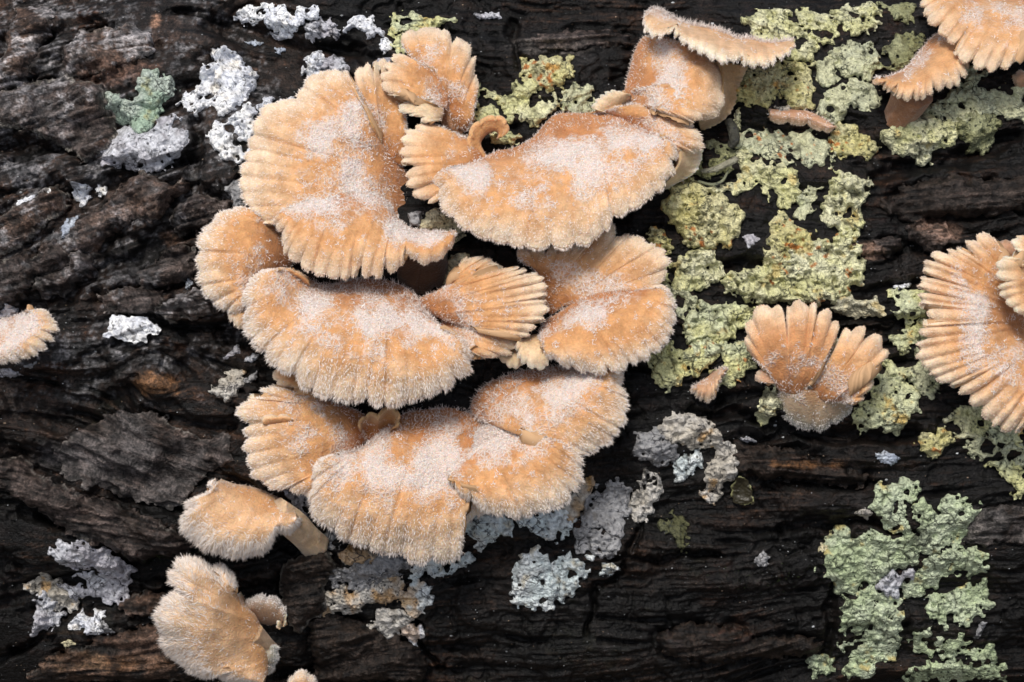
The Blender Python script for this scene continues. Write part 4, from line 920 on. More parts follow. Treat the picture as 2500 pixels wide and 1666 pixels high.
def fuzz_mesh(parent, org, hs):
    VV, FQ, FT, CC = [], [], [], []; n0 = 0
    for d in hs:
        r = np.random.default_rng(d['sd'] + 1)
        P, N, dt, ds, t = d['P'], d['N'], nrm(d['dt']), nrm(d['ds']), d['t'][:, 0]
        nt, ns = P.shape[:2]
        A = np.linalg.norm(np.cross(d['dt'], d['ds']), axis=-1)
        def pick(w, n):
            w = (w * A).ravel(); cs = np.cumsum(w)
            if cs[-1] <= 0 or n < 1: return None
            q = np.searchsorted(cs, r.random(n) * cs[-1]); q = np.clip(q, 0, len(cs) - 1)
            return q
        def take(F, q):
            f = F.reshape(-1, F.shape[-1]) if F.ndim == 3 else F.ravel()
            return f[q]
        # (a) woolly down lying in tangled tufts on the cap
        tuft = .7 * fbm(P[..., 0], P[..., 1], 24, 2, d['sd'] + 8) + .55 * fbm(P[..., 0], P[..., 1], 10, 2, d['sd'] + 18)
        w1_, w2_, _ = worley(P[..., 0] + 4 * tuft, P[..., 1], 17, d['sd'] + 9); net = 1 - sstep(.10, .38, w2_ - w1_)
        tv = d['fm'] + 0.42 * tuft + .12 * r.normal(0, 1, tuft.shape)
        wgt = np.maximum(sstep(.88, 1.12, tv) * (.5 + .5 * net), .75 * sstep(.52, .74, tv) * net)
        s1_, _, sid = worley(P[..., 0], P[..., 1], 30, d['sd'] + 29)
        wgt = np.maximum(wgt, .7 * (s1_ < .10 + .16 * sid) * (sid > .35) * sstep(.04, .2, t)[:, None] * (1 - sstep(.72, .92, t))[:, None] * min(1, d['fs'] * 1.2))
        n = int((wgt * A).sum() * 0.125)
        q = pick(wgt, n)
        sets = []
        if q is not None:
            p = take(P, q) + r.normal(0, 1.8, (n, 3)) * np.array([1, 1, .15]); nn = take(N, q)
            d1 = r.normal(0, 1, (n, 3)); d1 -= nn * np.sum(d1 * nn, -1, keepdims=True); d1 = nrm(d1)
            d2 = nrm(d1 + 1.1 * nrm(np.cross(nn, d1)) * r.choice([-1, 1], n)[:, None])
            ln = r.uniform(5, 13, n)[:, None]
            a = p - nn * 0.8; b_ = a + (d1 * .8 + nn * r.uniform(.25, .8, n)[:, None]) * ln * .5; c_ = b_ + (d2 * .9 + nn * r.uniform(-.35, .35, n)[:, None]) * ln * .5
            w = r.uniform(0.42, 0.82, n)
            col = WHITE * r.uniform(.85, 1.08, n)[:, None]
            sets.append((a, b_, c_, w, col, nn))
        # (b) hairs along the rim
        n = int(d['L'] * 26 * d['rd'] * (2.0 if d['rl'] < 15 else 2.6))
        u = r.random(n) * (ns - 1.001); j = u.astype(int); f = (u - j)[:, None]
        tb = 1 - np.abs(r.normal(0, .14 if d['rl'] < 12 else (.2 if d['rl'] < 15 else .27), n)); onrim = r.random(n) < .55
        row = np.clip(np.searchsorted(t, tb), 1, nt - 1)
        pt = P[row, j] * (1 - f) + P[row, j + 1] * f
        kk = r.integers(0, 4, n); pr = d['rim'][kk, j] * (1 - f) + d['rim'][kk, j + 1] * f
        p = np.where(onrim[:, None], pr, pt); nn = N[row, j]; out = d['dO'][j]
        tang = nrm(d['ds'][-1])[j]
        clump = (vn(u / (ns - 1) * d['L'] / 7.0, np.zeros(n), d['sd']))[:, None]
        dirv = nrm(out * np.where(onrim, 1.0, .85)[:, None] + nn * np.where(onrim, r.uniform(-.5, .6, n), r.uniform(.25, .8, n))[:, None] + tang * (0.45 * clump + r.normal(0, .22, n)[:, None]))
        ln = (d['rl'] * r.uniform(.45, 1.25, n) * np.where(onrim, 1, .75))[:, None]
        a = p - dirv * 1.0; b_ = a + dirv * ln * .55; c_ = b_ + nrm(dirv + np.array([0, .25, -.1]) + r.normal(0, .15, (n, 3))) * ln * .5
        w = r.uniform(.5, .9, n); wf = np.clip((d['rl'] - 3.5) / 5.0, .15, 1); cr = d['C'][row, j]; col = (cr * 1.1 + (WHITE - cr * 1.1) * (wf * r.uniform(.55, 1.1, n)).clip(0, 1)[:, None]) * np.array([1, .985, .96])
        sets.append((a, b_, c_, w, col, nn))
        # (b2) greyish felt over the hub where the fan meets the bark
        G0 = d['sk']; m_ = G0.shape[0]; n = int(d['L0'] * 55 * 0.055 * d['hl'] ** 2 * min(1, d['fs'] * 1.1))
        if n > 0:
            u = r.random(n) * (ns - 1.001); j = u.astype(int); f = (u - j)[:, None]; v = r.random(n) * (m_ - 1.001); i_ = v.astype(int); g = (v - i_)[:, None]
            p = (G0[i_, j] * (1 - f) + G0[i_, j + 1] * f) * (1 - g) + (G0[i_ + 1, j] * (1 - f) + G0[i_ + 1, j + 1] * f) * g
            nn = nrm(np.array([0, 0, .8]) - nrm(d['dt'][0])[j] * np.array([1, 1, 0])); d1 = nrm(nn * .8 + r.normal(0, .6, (n, 3))); ln = (r.uniform(5, 12, n) * min(d['hl'], 2))[:, None]
            a = p - nn; b_ = a + d1 * ln * .55; c_ = b_ + nrm(d1 + r.normal(0, .7, (n, 3))) * ln * .45
            sets.append((a, b_, c_, r.uniform(.5, .9, n), WHITE * np.array([.92, .86, .82]) * r.uniform(.7, 1.0, n)[:, None], nn))
        # (b3) felt along both ends of the fan
        if d['fs'] > .5:
            for cl_, sg in ((0, -1), (ns - 1, 1)):
                ed = P[:, cl_]; n = int(np.linalg.norm(np.diff(ed, axis=0), axis=1).sum() * 1.1)
                u = r.random(n) * (nt - 1.001) * .85; j = u.astype(int); f = (u - j)[:, None]
                nn = N[j, cl_]; sdv = nrm(d['ds'][j, cl_]) * sg
                p = ed[j] * (1 - f) + ed[j + 1] * f - sdv * r.uniform(-2, 9, n)[:, None]
                d1 = nrm(nn * .6 + sdv * r.uniform(-.2, .8, n)[:, None] + r.normal(0, .5, (n, 3))); ln = r.uniform(6, 12, n)[:, None]
                a = p - nn; b_ = a + d1 * ln * .55; c_ = b_ + nrm(d1 + r.normal(0, .6, (n, 3))) * ln * .45
                sets.append((a, b_, c_, r.uniform(.5, .9, n), WHITE * np.array([.97, .92, .88]) * r.uniform(.8, 1.02, n)[:, None], nn))
        # (c) short velvet
        n = int(A.sum() * 0.010); q = pick(np.ones_like(A) * (0.25 + t[:, None]), n)
        if q is not None:
            p = take(P, q); nn = take(N, q); ou = take(dt, q)
            dirv = nrm(ou * .7 + nn * .6 + r.normal(0, .45, (n, 3))); ln = r.uniform(3, 6, n)[:, None]
            a = p - nn * .5; b_ = a + dirv * ln * .5; c_ = b_ + dirv * ln * .5
            sets.append((a, b_, c_, r.uniform(.35, .6, n), np.clip(take(d['C'], q) * 1.12 + .05, 0, .85), nn))
        for a, b_, c_, w, col, nn in sets:
            n = len(a); sd_ = nrm(np.cross(c_ - a, nn + r.normal(0, .5, (n, 3)))) * w[:, None]
            V = np.stack([a - sd_, a + sd_, b_ - sd_ * .8, b_ + sd_ * .8, c_], 1).reshape(-1, 3)
            i = np.arange(n)[:, None] * 5 + n0
            FQ.append(np.concatenate([i, i + 1, i + 3, i + 2], 1)); FT.append(np.concatenate([i + 2, i + 3, i + 4], 1))
            VV.append(V); CC.append(np.repeat(col, 5, 0)); n0 += 5 * n
    V = np.concatenate(VV)
    o = mk('fuzz', world_pts(V[:, 0], V[:, 1], V[:, 2]), [np.concatenate(FQ), np.concatenate(FT)], m_hair, parent, np.clip(np.concatenate(CC), 0, .92), origin=org)
    o['kind'] = 'stuff'
    return o

def stalk(parent, org, crop, line, rad, hh, col, name='stem', label=None, rough=2.5):
    """tapered stalk along a line of points with radii and heights"""
    p = pts(crop, line); x, y = seen(p[:, 0], p[:, 1], np.array(hh, float))
    C = spline(np.stack([x, y, np.array(hh, float), np.array(rad, float)], -1), 26)
    ax = nrm(np.gradient(C[:, :3], axis=0)); up = np.array([0, 0, 1.0]); s1 = nrm(np.cross(ax, up)); s2 = nrm(np.cross(s1, ax))
    a = np.linspace(0, 2 * np.pi, 29)[:-1]
    rr = C[:, 3][:, None] * (1 + 0.06 * np.sin(a * 7)[None])
    G = C[:, None, :3] + rr[..., None] * (np.cos(a)[None, :, None] * s1[:, None] + np.sin(a)[None, :, None] * s2[:, None])
    G[..., 2] += rough * fbm(G[..., 0], G[..., 1], 14, 2, 3)
    n, m = G.shape[:2]
    i = np.arange(n * m).reshape(n, m); j = np.roll(i, -1, 1)
    F = np.stack([i[:-1], i[1:], j[1:], j[:-1]], -1).reshape(-1, 4)
    Gf = np.concatenate([G.reshape(-1, 3), C[-1:, :3] + ax[-1] * C[-1, 3] * .5, C[:1, :3]])
    T1 = np.stack([i[-1], np.full(m, n * m), j[-1]], -1); T2 = np.stack([i[0], j[0], np.full(m, n * m + 1)], -1)
    cc = np.ones((len(Gf), 3)) * np.array(col) * (1 + .18 * fbm(Gf[:, 0], Gf[:, 1], 12, 3, 7))[:, None]
    o = mk(name, world_pts(Gf[:, 0], Gf[:, 1], Gf[:, 2]), [F, T1, T2], m_cap, parent, np.clip(cc, .01, .9), np.full(len(Gf), .35), origin=org)
    if label: o['label'] = label
    return o

def fungus(at, label, group, build, cat='mushroom'):
    x, y = at
    org = world_pts(np.array([float(x)]), np.array([float(y)]), np.array([0.0]))[0]
    root = thing('bracket_mushroom', label, cat, org, group)
    H = []
    build(root, org, H)
    if H: fuzz_mesh(root, org, H)
    return root

CL = 'furry bracket mushrooms of the central cluster'
SO = 'smaller bracket mushrooms scattered on the log'
CREAM = (np.array([0.68, 0.46, 0.26]), np.array([0.74, 0.56, 0.36]), np.array([0.80, 0.68, 0.51]))
ORANGE = (np.array([0.50, 0.19, 0.05]), np.array([0.58, 0.27, 0.09]), np.array([0.66, 0.42, 0.20]))
PINK = (np.array([0.50, 0.26, 0.15]), np.array([0.60, 0.36, 0.22]), np.array([0.66, 0.45, 0.30]))
GREYG = (np.array([0.36, 0.32, 0.20]), np.array([0.45, 0.42, 0.29]), np.array([0.55, 0.50, 0.38]))
CHALK = (np.array([0.46, 0.34, 0.22]), np.array([0.50, 0.44, 0.34]), np.array([0.44, 0.43, 0.34]))

def bA(r, o, H):
    lobe(r, o, 'K1', '1000,345 1005,310 1030,285 1080,258 1112,290 1125,250 1190,240 1260,330 1300,430', '1120,640 1180,760 1230,820 1280,840 1320,820', hi=(70, 40, 20), ho=(125, 120, 80), dome=10, fuzz=(.35, .3, .6), hairs=H, rimlen=5, deep=.6, tone=.94)
    lobe(r, o, 'K1', '978,350 962,312 905,292 840,298 765,315 710,370 690,410 655,455 600,470 520,490 460,530 430,600 405,670 385,760 355,830 335,920 340,1000 365,1060 385,1110 420,1155 470,1195 530,1195 600,1180',
         '1160,720 1230,790 1290,880 1320,980 1320,1080 1290,1160', hi=(60, 10, 0, 0, 20), ho=(128, 135, 140, 130, 118), pw=3.2, dome=22, fuzz=(.46, .38, 1.1), hairs=H, rimlen=8, rib=(26, 60), ribh=6, ribe=5)
    lobe(r, o, 'K1', '560,1130 530,1160 525,1200 560,1235 575,1290 580,1340 610,1390 670,1420 690,1440 740,1470 790,1490 840,1500 900,1508 970,1510 1035,1455 1050,1490 1110,1505 1160,1500 1175,1450 1215,1478 1270,1450 1290,1400 1295,1375 1340,1395 1380,1425 1430,1430 1490,1410 1545,1370 1580,1320 1600,1260',
         '640,1095 760,1035 900,1020 1050,1010 1180,1060 1250,1160 1330,1225 1420,1240 1500,1245 1592,1245', hi=(125, 128, 120, 100, 90, 95, 130, 150), ho=(150, 178, 190, 185, 175, 165), pw=1.8, dome=16, fuzz=(.20, .38, 1.1), hairs=H, rimlen=7, rib=(24, 48), ribh=8, ribe=7, deep=.4)
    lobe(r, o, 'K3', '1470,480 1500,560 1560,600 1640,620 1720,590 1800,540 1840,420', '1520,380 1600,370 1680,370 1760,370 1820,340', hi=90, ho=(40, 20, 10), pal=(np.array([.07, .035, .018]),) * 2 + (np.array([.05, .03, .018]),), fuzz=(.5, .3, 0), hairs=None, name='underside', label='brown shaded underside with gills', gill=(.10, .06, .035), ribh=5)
fungus((985, 440), 'largest fan, upper left of the cluster, a split funnel with a wide frilled lower lobe', CL, bA)

def bB(r, o, H):
    lobe(r, o, 'K2', '60,235 75,200 110,175 160,165 220,160 290,160 340,185 362,232 385,220 430,235 465,270 470,320 495,330 490,400 512,490 505,540', '190,430 250,520 300,600 350,700 420,745 470,740', hi=(70, 50, 30, 20), ho=(125, 120, 115, 80), dome=16, fuzz=(.45, .35, .8), hairs=H, rimlen=6, rib=(30, 60), tone=.98)
    lobe(r, o, 'K1', '1310,205 1270,193 1230,200 1220,240 1180,250 1195,290 1165,315 1170,380 1190,420 1225,440 1270,432 1310,430', '1520,330 1540,400 1550,470 1540,520', hi=(90, 80), ho=(135, 150, 150), dome=10, fuzz=(.3, .3, .75), hairs=H, rimlen=5, rib=(16, 32), und=4)
    lobe(r, o, 'K1', '1390,462 1340,465 1290,480 1265,510 1280,542 1310,545 1340,560 1390,570 1400,598 1440,600', '1480,475 1510,500 1520,530 1510,590', hi=100, ho=(140, 150), dome=6, fuzz=(.3, .3, .2), hairs=H, rimlen=4, rib=(12, 22), pal=CREAM, und=2, th=12, ribh=4)
    stalk(r, o, 'K2', '330,560 370,660 400,740', (40, 36, 30), (30, 10, -15), (.40, .2, .1), 'stem')
fungus((1125, 310), 'uppermost fan of the cluster, narrow and upright with three lobes', CL, bB)

def bC(r, o, H):
    lobe(r, o, 'K2', '1450,590 1530,610 1600,655 1700,690 1760,730 1790,780 1805,830 1770,870 1715,870 1660,880', '1170,650 1230,655 1330,690 1420,730 1500,780 1560,830', hi=(80, 80, 110, 120), ho=(120, 150, 160, 150), dome=14, fuzz=(.4, .35, .7), hairs=H, rimlen=7, rib=(22, 42))
    lobe(r, o, 'K2', '1803,825 1795,900 1760,985 1700,1030 1640,1060 1600,1090', '1670,870 1665,930 1640,980 1610,1030 1570,1060', hi=(150, 150, 140), ho=(125, 70, 40, 20), dome=2, droop=0, pal=CREAM, fuzz=(.5, .3, 0), hairs=None, name='underside', label='cream gilled underside', gill=(.6, .48, .3), rib=(9, 13), ribh=6, ribe=2, und=2, start=0.0, th=8, deep=.7)
    lobe(r, o, 'K2', '215,700 180,712 140,738 110,745 82,790 88,835 75,880 92,925 130,950 112,1010 115,1060 140,1100 190,1140 250,1160 290,1150', '480,800 510,850 535,900 520,960 480,1000 430,1030', hi=(90, 85, 80), ho=(130, 150, 160, 150), dome=10, fuzz=(.25, .3, .7), hairs=H, rimlen=5, rib=(26, 46), ribh=9, ribe=9, start=.15)
    lobe(r, o, 'K2', '272,985 258,1030 280,1070 285,1110 300,1140 297,1180 350,1225 400,1275 440,1310 500,1335 560,1365 630,1380 720,1400 800,1410 860,1420 930,1405 1000,1415 1070,1395 1150,1390 1200,1345 1260,1300 1290,1240 1350,1220 1400,1190 1450,1165 1520,1110 1570,1080 1600,1020 1640,980 1630,930 1660,880 1640,830 1580,795',
         '480,945 540,905 620,870 720,850 830,790 900,710 970,660 1100,655 1230,650 1350,690 1450,740 1540,775', hi=(110, 85, 70, 60, 60, 80, 120, 150), ho=(160, 185, 205, 215, 210, 200, 185), pw=2.0, dome=20, fuzz=(.42, .34, 1.05), hairs=H, rimlen=8, rimden=.13, rib=(26, 56), ribh=6, ribe=5)
    lobe(r, o, 'K2', '478,900 474,800 510,725 580,693 630,692 660,725 655,780', '550,905 522,820 548,768 600,738 625,745 635,765 630,790', hi=(80, 100, 122, 118, 105), ho=(90, 118, 142, 138, 112), dome=-5, droop=-4, pal=(MID * .85, MID * .9, MID), fuzz=(.5, .3, .1), hairs=None, th=12, und=2, rib=(20, 40), name='curl', label='small orange curled lobe')
    lobe(r, o, 'K2', '1345,530 1320,520 1270,518 1220,548 1180,590 1165,625', '1390,560 1370,590 1330,620 1250,650', hi=90, ho=(130, 135, 110), pal=CREAM, dome=4, fuzz=(.5, .3, .2), hairs=H, rimlen=4, rib=(12, 24), th=12, und=5)
fungus((1330, 380), 'widest kidney-shaped cap with a white frosted rim, at the upper right of the cluster', CL, bC)

def bD(r, o, H):
    lobe(r, o, 'K2', '1800,290 1890,365 1915,440 1922,520 1918,600 1885,660 1800,692', '1470,205 1430,270 1400,370 1378,450 1362,530 1375,570 1400,600', hi=(80, 70, 60, 70, 90), ho=(120, 150, 160, 150), dome=50, droop=22, pw=1.6, fuzz=(.40, .22, 1.0), hairs=H, rimlen=7, rib=(40, 80), start=.5, ribh=6)
    lobe(r, o, 'K2', '1640,470 1720,490 1780,560 1792,640 1765,695 1700,685 1620,665 1540,635', '1400,520 1410,545 1430,570 1470,600', hi=(105, 95, 90, 85), ho=(140, 180, 188, 165), dome=14, fuzz=(.3, .3, .8), hairs=H, rimlen=6, rib=(26, 36), ribh=11, ribe=9, th=16, deep=.6)
    lobe(r, o, 'K2', '2065,375 2015,480 1975,620 1905,700 1800,750', '1890,350 1915,440 1915,560 1880,650 1780,690', hi=(140, 140, 130), ho=(60, 40, 20, 10), dome=4, droop=0, pal=(np.array([.52, .33, .17]),) * 2 + (np.array([.56, .38, .22]),), fuzz=(.5, .3, 0), hairs=None, name='underside', label='ridged tan underside', gill=(.45, .3, .17), rib=(9, 14), ribh=7, ribe=2, und=2, start=0.0, th=8, deep=.8)
fungus((1620, 190), 'barrel-shaped upright mushroom under the flat cap at the top of the cluster', CL, bD)

def bE(r, o, H):
    lobe(r, o, 'K2', '1462,100 1470,150 1500,185 1535,203 1600,192 1635,175 1645,200 1690,240 1750,280 1800,300 1850,330 1900,350 1960,350 2030,335 2045,368 2120,372 2190,372 2230,340 2290,312 2330,262 2318,235',
         '1490,55 1540,50 1620,95 1700,128 1800,148 1900,170 2000,215 2080,215 2150,238 2240,238 2308,230', hi=(150, 150, 140, 150), ho=(220, 250, 265, 255, 220), pw=1.5, dome=14, droop=8, fuzz=(.2, .35, .55), hairs=H, rimlen=8, rimden=.1, rib=(18, 34), ribh=8, ribe=8, pal=(MID, (MID + RIM) / 2, np.array([.80, .66, .47])), start=.1, th=14, hubl=1.9)
fungus((1770, 120), 'flat pale cap seen edge-on with spiky upper hairs at the top right of the cluster', CL, bE)

def bF(r, o, H):
    lobe(r, o, 'K3', '300,725 312,790 340,820 370,850 410,870 470,885 540,880', '400,600 440,600 480,600 520,600 560,600', hi=60, ho=(85, 105, 110), dome=6, fuzz=(.5, .3, .1), hairs=H, rimlen=7)
    lobe(r, o, 'K3', '440,20 420,15 360,20 300,35 240,60 200,115 150,158 120,200 100,260 105,330 90,380 100,450 100,530 130,590 160,640 200,680 240,710 300,738 390,760', '640,150 720,240 760,330 720,430 640,480 560,520', hi=(40, 25, 20, 30), ho=(100, 120, 130, 130, 120), pw=2.6, dome=20, fuzz=(.45, .35, .55), hairs=H, rimlen=10, rimden=.14, rib=(30, 60), ribh=5, ribe=4)
fungus((640, 650), 'smooth tan fan at the far left of the cluster, half covered by its neighbours', CL, bF)

def bG(r, o, H):
    lobe(r, o, 'K3', '640,462 600,452 540,460 490,482 450,540 420,590 410,660 430,720 420,790 430,860 460,930 510,980 560,1020 580,1060 620,1110 690,1150 770,1170 800,1220 830,1260 900,1290 950,1310 1020,1330 1100,1345 1180,1365 1260,1340 1310,1370 1400,1385 1500,1370 1600,1350 1690,1320 1750,1290 1830,1270 1880,1210 1930,1180 1990,1140 1985,1090 2005,1040 1960,960 1890,900',
         '700,455 790,480 860,520 940,560 1050,555 1150,530 1250,520 1350,528 1450,545 1540,590 1610,650 1690,750 1780,865', hi=(130, 90, 60, 50, 50, 55, 90, 140), ho=(165, 190, 205, 220, 225, 215, 190, 165), pw=2.2, dome=26, fuzz=(.36, .30, 1.15), hairs=H, rimlen=13, rimden=.2, rib=(28, 62), ribh=6, ribe=5, deep=.35, hubl=1.4)
    lobe(r, o, 'K3', '640,450 700,440 760,455 820,480 860,510', '650,490 720,490 780,510 830,540 870,560', hi=120, ho=(150, 150, 120), dome=4, th=10, fuzz=(.5, .3, .1), hairs=H, rimlen=4, rib=(14, 30), und=2)
fungus((880, 790), 'broad half-moon cap in the middle of the cluster with thick white down at its centre', CL, bG)

def bH(r, o, H):
    lobe(r, o, 'K4', '528,640 545,690 530,725 505,762 450,770 400,785 352,770 325,748', '190,590 160,615 160,640 180,665 210,690 240,712', hi=60, ho=(140, 158, 168, 165), dome=14, fuzz=(.35, .28, .8), hairs=H, rimlen=6, rib=(22, 40), ribh=8, ribe=7, start=.25)
    lobe(r, o, 'K4', '245,410 252,310 280,272 340,270 400,275 445,310 425,340 470,325 530,325 580,335 592,350 650,360 680,400 690,440 672,468 650,480 682,500 690,540 670,580 640,600 610,655 568,680 535,655',
         '235,425 190,430 120,450 60,475 60,510 110,550 180,590 250,620', hi=(60, 50, 55, 70, 90, 100), ho=(80, 100, 140, 165, 175, 182, 175), pw=1.9, dome=16, fuzz=(.35, .30, 1.0), hairs=H, rimlen=6, rib=(20, 40), ribh=8, ribe=7, start=.2, deep=.45)
fungus((1060, 720), 'small frilled fan to the right of the middle cap', CL, bH)

def bI(r, o, H):
    lobe(r, o, 'K4', '545,270 560,232 620,212 700,225 800,205 900,190 970,140 1015,90 1050,150 1090,165 1140,160 1200,195 1260,220 1300,250 1320,300 1300,340 1292,400 1310,430 1330,470', '640,330 670,400 690,470 710,540 740,550 780,520 860,500', hi=(60, 40, 30, 40, 90), ho=(80, 80, 90, 115, 130, 140), pw=2.0, dome=10, fuzz=(.4, .35, .65), hairs=H, rimlen=7, rib=(26, 50), tone=.93)
    lobe(r, o, 'K4', '1300,425 1335,450 1352,490 1360,540 1350,600 1330,660 1290,720 1240,750 1190,790 1110,810 1080,850 1020,840 980,860 920,850 870,845 845,830 800,825 740,790 700,775 688,730',
         '1220,430 1100,432 990,450 900,480 830,515 760,560 710,590 670,630 660,680', hi=(125, 120, 115, 110, 110, 130), ho=(150, 175, 195, 205, 200, 185), pw=1.8, dome=18, fuzz=(.2, .28, .95), hairs=H, rimlen=9, rimden=.16, rib=(26, 50), ribh=6)
    lobe(r, o, 'K4', '540,700 555,780 600,820 640,835 690,830 712,795 700,740', '570,690 600,680 640,672 670,672 690,690', hi=130, ho=(165, 175, 180), dome=2, pal=CREAM, fuzz=(.5, .3, 0), hairs=H, rimlen=3, rib=(18, 34), und=6, th=12)
    lobe(r, o, 'K4', '430,760 470,800 520,835 560,830 590,800', '450,720 500,720 540,720 580,720', hi=90, ho=(120, 130, 130), dome=2, pal=CREAM, fuzz=(.5, .3, 0), hairs=None, rib=(14, 24), und=5, th=10, tone=.8)
fungus((1330, 760), 'double shell-shaped fan at the right of the cluster, its lower lobe folded over', CL, bI)

def bJ(r, o, H):
    lobe(r, o, 'K5', '545,5 548,50 575,85 640,110 700,130', '640,0 680,10 720,30 750,60', hi=60, ho=(85, 100, 90), fuzz=(.5, .3, .2), hairs=H, rimlen=5, th=12)
    lobe(r, o, 'K5', '640,118 585,98 530,92 492,110 500,140 430,150 390,188 365,202 380,240 420,280 410,310 420,350 410,400 430,460 450,530 480,560 520,580 560,610 610,602 660,622 700,632 735,640 790,600',
         '800,150 880,180 960,215 1010,260 1030,320 990,390 930,430 880,470', hi=(40, 30, 25, 30, 60), ho=(110, 120, 140, 150, 150, 145), pw=2.2, dome=18, fuzz=(.42, .32, .85), hairs=H, rimlen=9, rimden=.14, rib=(28, 54), ribh=7)
    lobe(r, o, 'K5', '480,268 485,250 510,235 570,228 640,240', '520,285 560,280 600,275 640,270', hi=138, ho=(150, 158, 150), dome=5, th=10, fuzz=(.5, .3, .1), hairs=None, rib=(40, 60), und=2)
    lobe(r, o, 'K5', '985,310 990,268 1030,235 1075,242 1120,198 1160,222 1166,268 1140,300', '1000,345 1040,350 1090,340 1130,315', hi=55, ho=(85, 112, 95), dome=-26, droop=-14, pal=ORANGE, fuzz=(.45, .35, .75), hairs=H, rimlen=4, th=7, und=7, rib=(18, 40), name='curl', label='small dark orange curled lobe', tone=.72)
fungus((780, 1020), 'lower left fan of the bottom tier with a crumpled orange corner', CL, bJ)

def bK(r, o, H):
    lobe(r, o, 'K5', '850,432 800,445 760,470 750,520 745,590 730,640 740,700 770,760 830,790 860,810 900,850 970,870 1040,890 1100,920 1150,915 1200,925 1240,955 1290,965 1340,945 1400,955 1450,950 1490,910 1487,850 1482,795 1540,745 1620,705 1700,640',
         '890,425 990,395 1070,330 1150,260 1230,225 1320,212 1400,205 1480,215 1560,250 1640,300 1700,370', hi=(130, 100, 60, 40, 30, 30, 30, 40), ho=(160, 185, 200, 205, 200, 185, 130), pw=2.3, dome=24, fuzz=(.36, .34, 1.08), hairs=H, rimlen=13, rimden=.2, rib=(26, 56), ribh=6, ribe=5, hubl=1.4)
fungus((1040, 1130), 'lowest big cap of the cluster, a wide apron with a long white furry fringe', CL, bK)

def bL(r, o, H):
    lobe(r, o, 'K4', '1060,840 1086,865 1082,920 1105,980 1100,1050 1085,1110 1060,1150 1020,1200 960,1240 900,1270 860,1282 830,1272 780,1242 740,1212 660,1170',
         '900,830 760,830 620,845 490,880 390,930 330,1000 330,1080 420,1120 560,1125', hi=(60, 50, 40, 35, 30, 40, 90), ho=(130, 160, 180, 180, 165, 150), pw=2.4, dome=22, fuzz=(.40, .30, .98), hairs=H, rimlen=11, rimden=.18, rib=(28, 56), ribh=5, hubl=1.4)
    lobe(r, o, 'K4', '800,1220 850,1262 880,1310 872,1350 880,1400 860,1440 820,1470 800,1510 740,1540 660,1562 570,1590 480,1582 420,1577 380,1562 335,1530 330,1490 290,1512 250,1472 238,1440 218,1438 225,1400',
         '640,1165 580,1135 500,1120 420,1125 340,1165 280,1230 230,1310 200,1380', hi=(150, 125, 95, 80, 80, 110, 150), ho=(180, 205, 215, 215, 205, 190), pw=2.0, dome=18, fuzz=(.16, .36, 1.0), hairs=H, rimlen=11, rimden=.18, rib=(24, 50), ribh=6, hubl=1.4)
fungus((1300, 1020), 'two-lobed cap at the lower right of the cluster with a snowy centre', CL, bL)

def bN(r, o, H):
    stalk(r, o, 'K5', '560,700 640,770 700,830 760,890', (30, 36, 34, 36), (120, 80, 45, 5), (.66, .48, .31), 'stem', 'bare cream stalk')
    lobe(r, o, 'K5', '245,562 222,578 230,605 200,640 150,655 115,670 120,710 95,740 90,790 120,830 175,870 220,910 290,920 350,940 410,930 460,925 500,910 530,880 542,842 575,818 620,822 660,790 678,752',
         '268,562 330,585 400,598 460,612 520,635 580,665 630,695 660,725', hi=(100, 90, 85, 85, 95, 110), ho=(120, 160, 185, 190, 180, 160, 140), pw=1.8, dome=34, fuzz=(.3, .3, .35), hairs=H, rimlen=19, rimden=.32, rib=(28, 50), ribh=3, ribe=3, deep=.1, pal=(MID, (MID + RIM) / 2, RIM * 1.03))
fungus((690, 1290), 'small furry cap on a bare cream stalk below the cluster', SO, bN)

def bO(r, o, H):
    lobe(r, o, 'K5', '540,1380 560,1400 560,1450 545,1500 510,1545', '450,1360 450,1400 460,1450 460,1500', hi=40, ho=(60, 80, 70), fuzz=(.5, .3, .3), hairs=H, rimlen=9, rimden=.2, pal=CHALK, tone=1.15)
    lobe(r, o, 'K5', '350,1090 345,1050 310,1010 280,995 240,1003 215,990 190,970 130,955 70,980 45,1030 40,1080 70,1115 30,1150 -10,1200 -30,1260 0,1330 10,1400 50,1450 100,1490 150,1530 220,1550 260,1535 300,1562 370,1572 430,1580 480,1590',
         '365,1130 400,1190 440,1230 465,1290 480,1340 495,1400 505,1460 510,1540', hi=(100, 95, 90, 90, 95, 110), ho=(110, 130, 150, 170, 170, 165, 150, 130), pw=1.5, dome=30, fuzz=(.4, .4, .3), hairs=H, rimlen=19, rimden=.32, rib=(40, 80), ribh=4, ribe=3, deep=.1, pal=(MID, (MID + RIM) / 2, RIM * 1.03), start=.35, und=14)
    stalk(r, o, 'K5', '420,1330 490,1400 545,1440', (40, 34, 30), (80, 45, 0), (.45, .3, .18))
fungus((620, 1560), 'tall furry ear-shaped mushroom at the lower left, standing on the lower edge', SO, bO)

